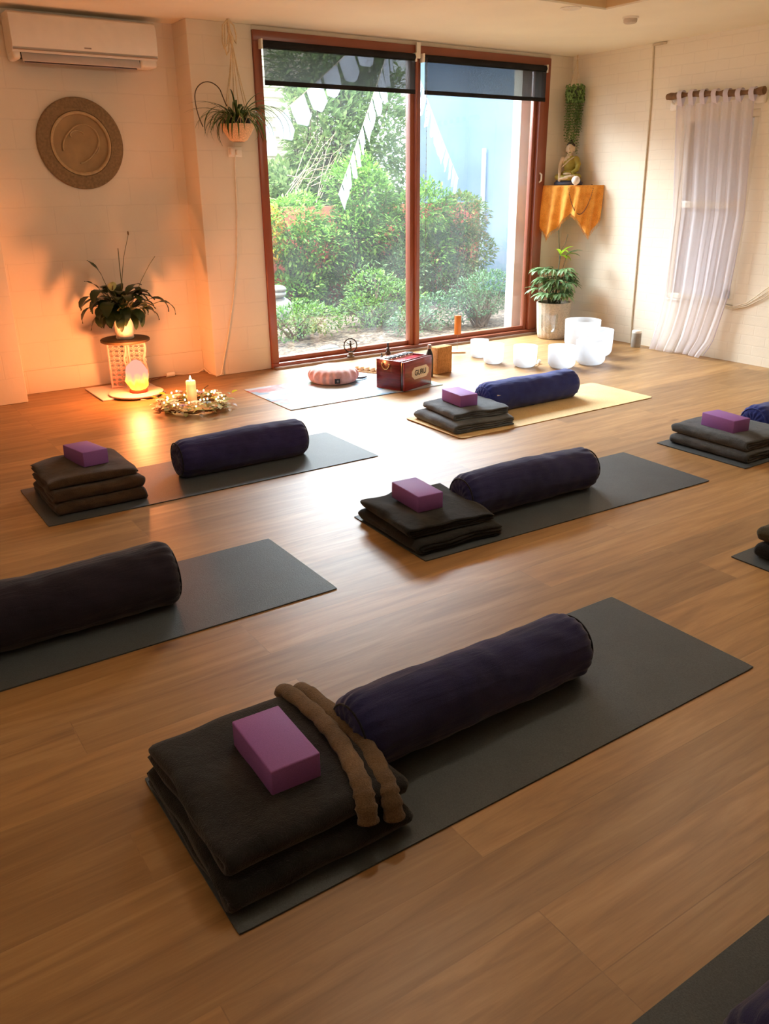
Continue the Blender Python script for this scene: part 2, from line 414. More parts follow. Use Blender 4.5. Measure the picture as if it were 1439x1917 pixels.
m.tube([(-.02+.05*math.cos(a), -.012, .06+.03*math.sin(a)) for a in np.linspace(.3, 3.6, 16)], .005, 6)
m.tube([(.09+.05*math.cos(a), -.012, .02+.09*math.sin(a)) for a in np.linspace(-1.3, 1.2, 16)], .005, 6)
m.build('carved_swirl', M_disc3, ds)

# ------------------------------------------------------------------ hanging spider plant
M_rope = fabric('cotton_rope', (222, 200, 160), sheen=.1, fuzz=300)
hp = thing('hanging_plant', 'trailing green plant in macrame rope basket hanging left of the window', 'plant', (1.965, -.15, 1.85))
m = MB()
m.tube([(-.01, .02, .842), (-.012, .015, .76), (0, 0, .70)], .012, 8)
m.ball((0, 0, .70), (.016, .016, .03))
for a in range(6):
    an = a*PI/3+.3
    cx, cy = .125*math.cos(an), .125*math.sin(an)
    m.tube([(0, 0, .70), (cx*.25, cy*.25, .5), (cx*.6, cy*.6, .3), (cx*.97, cy*.97, .115)], .0035, 6)
for dx, b_ in ((-.045, .60), (-.06, .64), (.03, .68)):
    m.tube([(-.01, .02, .84), (dx, .01, .80), (dx*1.3, .0, b_+.05), (dx*1.1, 0, b_), (dx*.6, .005, b_+.03), (-.01, .01, .78)], .006, 6)
for a in range(12):  # diamond netting
    a0 = a*PI/6; a1 = (a+1)*PI/6
    p = lambda an, r_, z: (r_*math.cos(an), r_*math.sin(an), z)
    m.tube([p(a0, .128, .12), p((a0+a1)/2, .132, .18), p(a1, .128, .12)], .003, 5)
    m.tube([p(a0, .128, .12), p((a0+a1)/2, .10, .06), p(a1+.2, .05, .01)], .003, 5)
    m.tube([p(a1, .128, .12), p((a0+a1)/2, .10, .06), p(a0-.2, .05, .01)], .003, 5)
m.build('macrame_hanger', M_rope, hp)
MB().lathe([(.045, 0), (.07, .012), (.105, .06), (.13, .105), (.135, .125), (.128, .125), (.10, .07), (.04, .02)], 32, cap=False, fn=lambda a, z: 1+.02*math.cos(a*24)).build('basket', plain('woven_cane', (226, 188, 148), .8, .25, 120, .8, 160), hp)
MB().lathe([(.085, .06), (.105, .13), (.10, .165), (.09, .165), (.085, .15)], 28).build('pot', M_bl, hp)
M_spider = leafmat('spider_leaf', (40, 62, 30), (78, 104, 52), (140, 160, 90))
m = MB(); rnd = random.Random(3)
for k in range(120):
    a = rnd.uniform(0, 2*PI); el = rnd.uniform(.3, 1.45)
    d = (math.cos(a)*math.cos(el), math.sin(a)*math.cos(el)*.8, math.sin(el))
    Ls = rnd.uniform(.16, .40)
    m.leaf((.05*math.cos(a), .04*math.sin(a), .16), d, (0, 0, 1), Ls, rnd.uniform(.010, .017), rnd.uniform(1.2, 3.0), 9, .3)
for dx, L_, dr in ((.08, .55, 2.75), (.10, .6, 2.6), (-.08, .45, 2.9), (.09, .5, 2.9)):
    m.leaf((dx*.5, -.03, .17), (dx*5, -.1, .8), (0, 0, 1), L_, .018, dr, 12, .3)
m.build('foliage', M_spider, hp)
pts = []
for k in range(25):
    t_ = k/24
    a = R(20)+t_*R(210)
    pts.append((-.22+.12*math.cos(a)*(1.0 if t_ < .6 else 1.0-.3*(t_-.6)), .0, .28+.13*math.sin(a)-(.10*max(0, t_-.75)*4*.8)))
pts = [(-.03, 0, .17), (-.09, 0, .27)] + pts[2:]
MB().tube(pts, [.004]*len(pts), 6).build('tendril', plain('brown_tendril', (88, 72, 46), .7), hp)

# outlet + cable on pillar
po = thing('power_outlet', 'white wall outlet with a plug under the hanging plant', 'power outlet', (1.99, -.001, 1.78))
MB().box(-.06, .06, -.012, 0, -.035, .04).build('faceplate', M_white, po, smooth=0, bevel=.004)
MB().box(-.05, -.015, -.045, -.012, -.02, .03).build('plug', M_white, po, smooth=0, bevel=.006)
MB().box(.0, .025, -.040, -.012, -.02, .02).build('plug', M_white, po, smooth=0, bevel=.006)
cb = MB().tube([(1.985, -.03, 1.76), (1.98, -.012, 1.70), (1.972, -.006, 1.315), (1.94, -.006, .95), (1.881, -.006, .634), (1.80, -.006, .30), (1.735, -.006, .07), (1.71, -.02, .012), (1.66, -.03, .006)], .0045, 6)
tag(cb.build('power_cable', plain('cable_white', (236, 222, 200), .5)), 'thin white cable running down the pillar left of the window', 'cable')

# ------------------------------------------------------------------ peace lily, stand, lamp, candle
st = thing('plant_stand', 'round topped stand with pierced white legs under the peace lily', 'plant stand', (.915, -.04, 0))
MB().lathe([(.01, .385), (.180, .385), (.19, .392), (.19, .406), (.182, .412), (.01, .412)], 48).build('stand_top', plain('dark_wood_top', (92, 72, 44), .6, .25, 15), st, 30)
M_carv = plain('pink_lit_white_wood', (232, 176, 166), .6, .05)  # the lamp's pink glow is mixed into the white wood colour
def pierced(name, x0, y0, x1, y1, parent):
    m = MB(); d = Vector((x1-x0, y1-y0, 0)); Lp = d.length; d.normalize(); nr = Vector((-d.y, d.x, 0))
    P = lambda u, z, o_=0: Vector((x0, y0, 0))+d*u+nr*o_+Vector((0, 0, z))
    def wv(z): return .011*math.sin(z/.385*PI*4)
    for side in (0, 1):
        pts = [P((Lp-.006-wv(z)) if side else .006+wv(z)*0, z) for z in np.linspace(.016, .384, 24)]
        m.tube(pts, .009, 6)
    m.tube([P(0, .025), P(Lp, .025)], .009, 6); m.tube([P(0, .375), P(Lp, .375)], .009, 6)
    rows, cols = 9, 3
    for i in range(rows):
        for j in range(cols):
            cu = Lp*(j+.5)/cols; cz = .03+(i+.5)*.345/rows
            m.tube([P(cu+Lp/cols*.52*math.cos(a), cz+.021*math.sin(a)) for a in np.linspace(0, 2*PI, 13)], .0045, 5, False)
            m.tube([P(cu+Lp/cols*.5*math.cos(a+.8), cz+.02*math.sin(a)*math.cos(a)) for a in np.linspace(0, 2*PI, 11)], .004, 5, False)
    return m.build(name, M_carv, parent)
pierced('leg', -.135, .06, -.015, -.015, st)
pierced('leg', .005, -.02, .12, -.09, st)
pierced('leg', .0, .0, .02, .12, st)
bd = MB().box(.60, 1.10, -.33, .16, 0, .012).build('marble_board', plain('marble_tile', (238, 214, 206), .35, .12, 5), smooth=0, bevel=.003)
tag(bd, 'square pale board on the floor under the plant stand', 'board')
dk = MB().lathe([(.01, .012), (.200, .012), (.208, .018), (.208, .026), (.2, .030), (.01, .030)], 56, Matrix.Translation((.885, -.27, 0))).build('round_board', plain('pale_round_board', (240, 214, 200), .4, .05), None, 30)
tag(dk, 'round white board lying under the glowing crystal lamp', 'board')

pl = thing('peace_lily', 'dark leaved peace lily in white textured pot on the round stand', 'plant', (.912, -.06, .412))
def weave(a, z): return 1+.03*math.cos(a*14+(0 if int(z*60) % 2 else PI/14*14))
MB().lathe([(.01, 0), (.062, 0), (.068, .01)]+[(.066+.014*z/.19, z) for z in np.linspace(.015, .185, 18)]+[(.082, .195), (.074, .195), (.072, .15), (.01, .15)], 56, fn=weave).build('pot', plain('white_ceramic', (240, 226, 208), .5, .05, bump=.3, bscale=70), pl, 60)
m = MB(); rnd = random.Random(11); stem = MB()
def lilyleaf(a, el, Ls, Wl, dr, r0=.02, z0=.19, sl=.12):
    d = Vector((math.cos(a)*math.cos(el), math.sin(a)*math.cos(el), math.sin(el)))
    b0 = Vector((math.cos(a)*r0, math.sin(a)*r0, z0)); b1 = b0+d*sl
    stem.tube([b0, (b0+b1)/2, b1], .0025, 5)
    m.leaf(b1, d, (0, 0, 1), Ls, Wl, dr, 7, .18, .006)
for k in range(66):
    a = rnd.uniform(0, 2*PI)
    el = rnd.uniform(.15, 1.35); lilyleaf(a, el, rnd.uniform(.15, .24), rnd.uniform(.06, .088), rnd.uniform(1.3, 2.4), sl=rnd.uniform(.06, .17))
for a, el, Ls, Wl, dr, sl in ((-2.55, .95, .22, .085, 2.3, .22), (-2.2, .55, .2, .09, 1.9, .2), (-1.75, .5, .18, .085, 2.1, .12), (-1.2, .4, .2, .085, 2.2, .1), (-.6, .5, .2, .07, 2.0, .24), (-.35, .3, .18, .06, 1.8, .28), (2.7, 1.25, .16, .055, .6, .30), (3.0, 1.0, .12, .04, .8, .24), (-3.0, .7, .2, .08, 2.2, .22)):
    lilyleaf(a, el, Ls, Wl, dr, sl=sl)
M_lily = leafmat('peace_lily_leaf', (26, 40, 20), (50, 68, 36), rough=.35, trans=.12)
m.v = [(x, min(y, .31+.02*math.sin(x*40)), z) for x, y, z in m.v]
m.build('foliage', M_lily, pl)
stem.tube([(.0, 0, .18), (.03, .0, .45), (.06, -.02, .62), (.105, -.05, .78)], [.003, .0028, .002, .002], 6)
stem.tube([(.05, 0, .2), (.16, -.08, .45), (.22, -.12, .56), (.26, -.15, .62)], .0022, 6)
stem.tube([(.02, 0, .2), (.03, .02, .5), (.035, .02, .68)], .003, 6)
stem.build('stems', plain('lily_stem', (96, 98, 50), .6), pl)
fl = MB().leaf((-.085, -.10, .38), (.05, -.3, 1), (0, 1, 0), .085, .07, .4, 5, .3)
fl.build('flower', plain('cream_spathe', (238, 226, 150), .5, .05), pl)
MB().ball((.105, -.05, .79), (.006, .006, .016)).build('seed_head', plain('seed_brown', (120, 90, 46), .7), pl)
fl = MB(); fl.tube([(-.083, -.108, .39), (-.08, -.118, .435)], .005, 6); fl.build('spadix', plain('spadix_ochre', (150, 110, 50), .7), pl)

# crystal lamp
lp = thing('salt_lamp', 'glowing jagged crystal lamp on round white board before the stand', 'lamp', (.895, -.30, .030))
MB().lathe([(.01, 0), (.066, 0), (.07, .005), (.07, .019), (.062, .024), (.01, .024)], 32).build('lamp_base', plain('red_wood', (190, 66, 46), .5), lp, 30)
rnd = random.Random(5)
m = MB(); prof = [(.056, .024), (.072, .05), (.084, .09), (.086, .13), (.080, .17), (.066, .205), (.04, .235), (.012, .252)]
m.lathe(prof, 11, fn=lambda a, z: 1+.09*math.sin(a*3+z*60)+.05*math.sin(a*7))
Mcr = MT('lit_crystal'); e = Mcr.node('ShaderNodeEmission')
zz = Mcr.coords(); sp = Mcr.node('ShaderNodeSeparateXYZ'); Mcr.link(zz, sp.inputs[0])
nn_ = Mcr.noise(Mcr.coords((14, 14, 5)), 2, 3)
ad = Mcr.node('ShaderNodeMath', operation='MULTIPLY_ADD'); ad.inputs[1].default_value = .11; Mcr.link(nn_, ad.inputs[0]); Mcr.link(sp.outputs['Z'], ad.inputs[2])
Mcr.link(Mcr.ramp(ad.outputs[0], [(.0, sc((255, 170, 70))), (.13, sc((255, 180, 44))), (.175, (.62, .20, .07, 1)), (.22, (.26, .12, .085, 1))]), e.inputs['Color'])
e.inputs['Strength'].default_value = 3.6; Mcr.link(e.outputs[0], Mcr.out.inputs['Surface'])
m.build('crystal', Mcr.m, lp, 15)
cord = MB().tube([(.96, -.25, .045), (1.03, -.12, .02), (1.09, .03, .008), (1.14, .13, .008), (1.21, .16, .010), (1.28, .20, .014)], .004, 6)
cord.tube([(1.13, .12, .008), (1.18, .20, .012), (1.25, .215, .010), (1.30, .205, .012)], .004, 6)
tag(cord.build('lamp_cord', plain('brown_flex', (120, 70, 45), .6)), 'looped brown cord leading from the crystal lamp to the white connector', 'cable')
cord = thing('extension_cord', 'white extension lead with socket lying along the wall recess', 'cable', (0, 0, 0))
MB().tube([(1.30, .205, .022), (1.375, .215, .022)], [.020, .022], 12).build('socket', M_white, cord)
MB().tube([(1.37, .215, .02), (1.47, .216, .006), (1.60, .22, .006), (1.66, .235, .03), (1.70, -.012, .006)][:4]+[(1.655, .1, .008), (1.69, -.02, .006)], .005, 6).build('flex', plain('ivory_flex', (240, 220, 196), .5), cord)

cd = thing('pillar_candle', 'lit ivory pillar candle standing in the middle of the wreath', 'candle', (1.115, -.86, 0))
Mc = MT('candle_wax'); Mc.set(Roughness=.5, Subsurface_Weight=.0, Emission_Strength=1.0)
sp = Mc.node('ShaderNodeSeparateXYZ'); Mc.link(Mc.coords(), sp.inputs[0])
Mc.link(Mc.ramp(Mc.noise(Mc.coords(), 12), [(.3, sc((238, 196, 160))), (.7, sc((244, 206, 172)))]), Mc.b.inputs['Base Color'])
Mc.link(Mc.ramp(sp.outputs['Z'], [(.11, (.0, .0, .0, 1)), (.16, (.45, .16, .03, 1)), (.19, (1.6, .9, .25, 1))]), Mc.b.inputs['Emission Color'])
MB().lathe([(.01, 0), (.034, 0), (.036, .004), (.036, .182), (.033, .19), (.026, .186), (.006, .182)], 28).build('wax', Mc.m, cd, 40)
MB().tube([(0, 0, .18), (.001, 0, .196)], .0015, 5).build('wick', M_bl, cd)
MB().lathe([(.001, .192), (.006, .197), (.0075, .204), (.005, .215), (.0005, .228)], 12).build('flame', emis('flame', (255, 236, 170), 40), cd)

wr = thing('wreath', 'wreath of leaves and pale flowers with lights around the candle', 'wreath', (1.10, -.93, 0))
m = MB(); m2 = MB(); m3 = MB(); rnd = random.Random(21)
for k in range(280):
    a = rnd.uniform(0, 2*PI); r_ = rnd.gauss(.205, .042)
    el = rnd.uniform(.0, .8); aa = a+rnd.uniform(-1.4, 1.4)
    tgt = (m, m, m2, m3)[k % 4]
    tgt.leaf((r_*math.cos(a), r_*math.sin(a), rnd.uniform(.015, .075)), (math.cos(aa)*math.cos(el), math.sin(aa)*math.cos(el), math.sin(el)), (0, 0, 1), rnd.uniform(.035, .07), rnd.uniform(.022, .042), rnd.uniform(.2, 1.2), 4, .2)
m.build('leaves', leafmat('wreath_leaf', (118, 124, 70), (186, 186, 128), trans=.3), wr)
m2.build('pale_leaves', leafmat('wreath_pale', (200, 176, 140), (240, 222, 196), trans=.2), wr)
m3.build('bronze_leaves', leafmat('wreath_bronze', (120, 78, 52), (170, 120, 82), trans=.2), wr)
m = MB()
for k in range(3):
    m.tube([((.2+.01*k)*math.cos(a)+.008*math.sin(a*5+k*2), (.2+.01*k)*math.sin(a), .012+.008*k+.005*math.sin(a*7+k)) for a in np.linspace(0, 2*PI, 50)], .005, 5, False)
m.tube([(.12, .16, .05), (.17, .20, .09), (.21, .22, .10)], .004, 5)
m.build('twig_ring', plain('twig_brown', (110, 80, 54), .8), wr)
def flower(a, r_, z, s, mat):
    m = MB(); c_ = Vector((r_*math.cos(a), r_*math.sin(a), z))
    for q in range(7):
        b_ = q*2*PI/7
        m.leaf(c_, (math.cos(b_), math.sin(b_), .5), (0, 0, 1), s, s*.6, .5, 4, .3)
    m.ball(c_+Vector((0, 0, .004)), s*.22, 8, 6)
    return m.build('flower', mat, wr)
FM = [plain('flower_white', (250, 238, 216), .6), plain('flower_mauve', (186, 150, 176), .6), plain('flower_blue', (150, 170, 206), .6), plain('flower_yellow', (226, 214, 92), .6)]
for k in range(16): flower(k*2*PI/16+.1, .2+.05*math.sin(k*2.1), .075, rnd.uniform(.03, .044), FM[(0, 0, 1, 0, 2, 0, 3, 0)[k % 8]])
Mbl = leafmat('wreath_bright', (150, 170, 40), (190, 210, 60), trans=.4)
for a, r_, z in ((2.5, .27, .07), (2.2, .25, .08), (-.05, .30, .075)): m = MB(); m.leaf((r_*math.cos(a), r_*math.sin(a), z), (math.cos(a), math.sin(a), .8), (0, 0, 1), .05, .05, .6, 4, .1); m.build('bright_leaf', Mbl, wr)
fa = thing('fairy_lights', 'string of tiny warm fairy lights wound through the wreath', 'string lights', (1.10, -.93, 0))
w_ = MB(); pts = []; rnd = random.Random(8)
M_bulb = emis('bulb_glow', (255, 222, 140), 26)
bulb = None
for k in range(30):
    a = k*2*PI/30; r_ = .20+rnd.uniform(-.055, .06); z = rnd.uniform(.06, .105)
    P = Vector((r_*math.cos(a), r_*math.sin(a), z)); pts.append(P)
    if bulb is None: bulb = MB().ball((0, 0, 0), (.0055, .0055, .007), 10, 8).build('bulb', M_bulb, fa); bulb.location = P
    else:
        b_ = bulb.copy(); C.objects.link(b_); b_.location = P; b_.parent = fa
w_.tube(pts, .0012, 5).build('wire', plain('copper_wire', (170, 130, 80), .4), fa)

# ------------------------------------------------------------------ yoga mats
def matmat(name, c, rough=.5):
    m = MT(name); m.set(Roughness=rough, Specular_IOR_Level=.35)
    col = sc(c); v = m.coords()
    f = m.noise(v, 3, 4, .6); g = m.noise(v, 260, 2, .6)
    base = m.ramp(f, [(.3, tuple(x*.85 for x in col[:3])+(1,)), (.7, tuple(x*1.12 for x in col[:3])+(1,))])
    m.link(m.mix(base, m.ramp(g, [(.3, (.8, .8, .8, 1)), (.7, (1.2, 1.2, 1.2, 1))]), 1., 'MULTIPLY'), m.b.inputs['Base Color'])
    m.bump(g, .5, .002); return m.m
M_mat = matmat('charcoal_mat', (70, 76, 80)); M_cork = matmat('sand_mat', (222, 192, 138), .7); M_under = matmat('mat_underside', (52, 40, 36))
def patch_mat():
    m = MT('patchwork_print'); m.set(Roughness=.6)
    vo = m.node('ShaderNodeTexVoronoi'); vo.inputs['Scale'].default_value = 3.4; vo.distance = 'CHEBYCHEV'
    m.link(m.coords((1., 2.2, 1)), vo.inputs['Vector'])
    bw = m.node('ShaderNodeSeparateColor'); m.link(vo.outputs['Color'], bw.inputs[0])
    r = m.ramp(bw.outputs[0], [(0, sc((176, 74, 68))), (.14, sc((176, 176, 174))), (.34, sc((88, 136, 170))), (.54, sc((178, 180, 180))), (.74, sc((116, 164, 144))), (.88, sc((184, 116, 110)))])
    r.node.color_ramp.interpolation = 'CONSTANT'
    f = m.noise(m.coords(), 9, 5, .7)
    m.link(m.mix(r, sc((172, 180, 184)), m.ramp(f, [(.35, (.1, .1, .1, 1)), (.65, (.65, .65, .65, 1))])), m.b.inputs['Base Color'])
    return m.m
def yoga_mat(cx, cy, L, W, rot, mat, label, seed=0, curl=0., group='charcoal yoga mats laid out for class', und=None, th=.005, cr=.006):
    m = MB(); nx, ny = 60, 20; vs = []; fs = []
    for s_ in (0, 1):
        for j in range(ny+1):
            for i in range(nx+1):
                x = -L/2+L*i/nx; y = -W/2+W*j/ny
                # rounded corners
                ex = max(0, abs(x)-(L/2-cr)); ey = max(0, abs(y)-(W/2-cr)); q = math.hypot(ex, ey)
                if q > cr: x -= math.copysign(ex*(1-cr/q), x); y -= math.copysign(ey*(1-cr/q), y)
                z = .0002+.0012*max(0, noise.noise(Vector((x*3, y*3, seed))))+curl*(max(0, (-x-L/2+.12)/.12)**2)
                vs.append((x, y, z+(th if s_ else 0)))
    N = (nx+1)*(ny+1)
    for j in range(ny):
        for i in range(nx):
            a = j*(nx+1)+i; fs.append((a+N, a+1+N, a+nx+2+N, a+nx+1+N)); fs.append((a, a+nx+1, a+nx+2, a+1))
    loop = [i for i in range(nx+1)]+[j*(nx+1)+nx for j in range(1, ny+1)]+[ny*(nx+1)+i for i in range(nx-1, -1, -1)]+[j*(nx+1) for j in range(ny-1, 0, -1)]
    for k in range(len(loop)):
        a, b_ = loop[k], loop[(k+1) % len(loop)]; fs.append((a, b_, b_+N, a+N))
    m.add(vs, fs); o = m.build('yoga_mat', mat, None, 50)
    o.location = (cx, cy, 0); o.rotation_euler = (0, 0, rot)
    if und: o.data.materials.append(und)
    return tag(o, label, 'yoga mat', group)
ML, MW = 1.885, .62
yoga_mat(.600, -2.393, 1.915, .63, 0, M_mat, 'charcoal yoga mat nearest the wreath, brown blankets at its left end', 1)
yoga_mat(1.847, -3.795, ML, MW, R(-1.9), M_mat, 'charcoal yoga mat in the middle of the room', 2)
yoga_mat(.355, -5.072, 1.88, MW, 0, M_mat, 'charcoal yoga mat in the foreground carrying the thick dark blanket stack', 3)
yoga_mat(-.495, -3.767, ML, MW, 0, M_mat, 'charcoal yoga mat cut off by the left edge, bolster on it', 4)
yoga_mat(3.12, -2.41, 1.88, .62, R(.3), M_cork, 'sand coloured yoga mat in front of the white singing bowls', 5, curl=.004, group=None, cr=.032)
yoga_mat(4.06, -3.815, ML, MW, 0, M_mat, 'charcoal yoga mat at the right edge under grey blankets', 6)
yoga_mat(2.95, -5.11, ML, MW, 0, M_mat, 'charcoal yoga mat at the right edge, its corner under a brown blanket', 7)
yoga_mat(.30, -6.312, ML, MW, 0, M_mat, 'charcoal yoga mat in the bottom right corner', 8)
yoga_mat(2.34, -1.03, 1.40, .80, 0, patch_mat(), 'pastel patchwork mat under the pink cushion and the harmonium', 9, group=None, th=.006)

# ------------------------------------------------------------------ bolsters
def cloth_bol(name, c, c2):
    m = MT(name); m.set(Roughness=.85, Sheen_Weight=.25, Specular_IOR_Level=.15)
    v = m.coords(); f = m.noise(v, 5, 4, .6)
    base = m.ramp(f, [(.3, sc(c)), (.75, sc(c2))]); g = m.noise(v, 350, 2)
    m.link(m.mix(base, m.ramp(g, [(.3, (.85, .85, .85, 1)), (.7, (1.15, 1.15, 1.15, 1))]), 1., 'MULTIPLY'), m.b.inputs['Base Color'])
    m.bump(g, .3, .002); m.bump(m.noise(m.coords((2, 14, 14)), 1.6, 4, .6, .6), .3, .02); return m.m
M_bol = cloth_bol('midnight_cotton', (30, 32, 70), (48, 50, 98)); M_bol2 = cloth_bol('royal_blue_cotton', (34, 44, 112), (50, 66, 146))
M_bol3 = cloth_bol('indigo_cotton', (36, 34, 74), (54, 50, 102)); M_bol4 = cloth_bol('aubergine_cotton', (28, 24, 36), (40, 36, 50))
M_pipe = cloth_bol('bolster_piping', (16, 15, 24), (22, 20, 32))
def bolster(cx, cy, L, r, rot, mat, label, seed, sag=.012, tagpart=False, arch=0.):
    t = thing('bolster', label, 'bolster', (cx, cy, .0062), rot, 'round blue bolsters on the mats')
    nu, nx = 72, 90; vs = []; fs = []; prof = []
    for i in range(nx+1):
        x = -L/2+L*i/nx; prof.append((x, r))
    rows = []
    e = .052
    for k in range(7):
        a = PI/2*k/6; rows.append((-L/2+e*(1-math.cos(a)), r-(e*.8)*(1-math.sin(a)), 1))
    rows = [(-L/2+.004, r*.02, 2), (-L/2+.001, r*.3, 2), (-L/2-.002, r*.5, 2)] + sorted(rows)
    body = [(x, r, 0) for x in np.linspace(-L/2+e+.01, L/2-e-.01, 60)]
    rows = rows+body+[(-a, b_, c_) for a, b_, c_ in reversed(rows)]
    M_ = len(rows)
    for (x, rr, kd) in rows:
        for k in range(nu):
            a = 2*PI*k/nu
            ny_, nz_ = math.cos(a), math.sin(a)
            end = max(0, (abs(x)-(L/2-.12))/.12)
            q = rr
            q += .0045*noise.noise(Vector((x*5+seed, ny_*1.2, nz_*1.2)))
            q += .0035*noise.noise(Vector((x*16+seed, ny_*2.5, nz_*2.5)))*(1 if kd != 2 else .3)
            q += end*.004*math.sin(a*18+seed+2*noise.noise(Vector((a*2, x*8, seed))))*(rr/r)
            if kd == 2: q += .0
            y = ny_*q; z = nz_*q
            z = max(z, -r+sag)          # weight flattens the underside
            if z < -r*.5: y *= 1.03
            zz_ = z+r-sag+arch*(1-(2*x/L)**2)*(.5+.5*nz_)+.006*math.sin(x*6+seed)*(.5+.5*nz_)
            xx = x+(.004*math.sin(a*14+seed) if kd == 2 and rr > r*.3 else 0)
            vs.append((xx, y, zz_))
    for i in range(M_-1):
        for k in range(nu):
            a = i*nu+k; b_ = i*nu+(k+1) % nu; fs.append((a, a+nu, b_+nu, b_))
    fs.append(tuple(range(nu))); fs.append(tuple(range(M_*nu-1, (M_-1)*nu-1, -1)))
    MB().add(vs, fs).build('bolster_cover', mat, t, 180)
    for s_ in (-1, 1):
        pts = [(s_*(L/2-.006), (r-.020)*math.cos(a), max((r-.020)*math.sin(a), -r+sag+.004)+r-sag) for a in np.linspace(0, 2*PI, 49)]
        MB().tube(pts, .0035, 6, False).build('end_piping', M_pipe if mat is not M_bol2 else mat, t, 180)
    if tagpart:
        Mx = Matrix.Translation((-L/2+.085, -r*.80, r*.98+.045)) @ Matrix.Rotation(R(-38), 4, 'X')
        o = MB().box(-.03, .03, -.002, .002, -.024, .024, Mx).build('label_patch', plain('white_label', (220, 212, 214), .6), t, 0)
    return t
bolster(.823, -2.372, .80, .112, 0, M_bol3, 'indigo bolster nearest the wreath and candle', 1)
bolster(1.765, -3.772, .86, .112, R(-1.5), M_bol, 'midnight blue bolster on the mat in the middle of the room', 2, arch=.006)
bolster(.350, -5.035, .885, .110, R(.5), M_bol, 'midnight blue bolster on the foreground mat beside the thick blanket stack', 3)
bolster(3.155, -2.301, .90, .108, R(.5), M_bol2, 'royal blue bolster with small white label on sand coloured mat', 4, tagpart=True, arch=.008)
bolster(-.56, -3.77, .88, .125, 0, M_bol4, 'dark bolster cut off by the left edge of the picture', 5)
bolster(4.10, -3.78, .85, .11, 0, M_bol2, 'royal blue bolster end peeking in at the right edge', 6)
bolster(.42, -6.27, .88, .125, R(0), M_bol, 'dark navy bolster in the bottom right corner', 7)

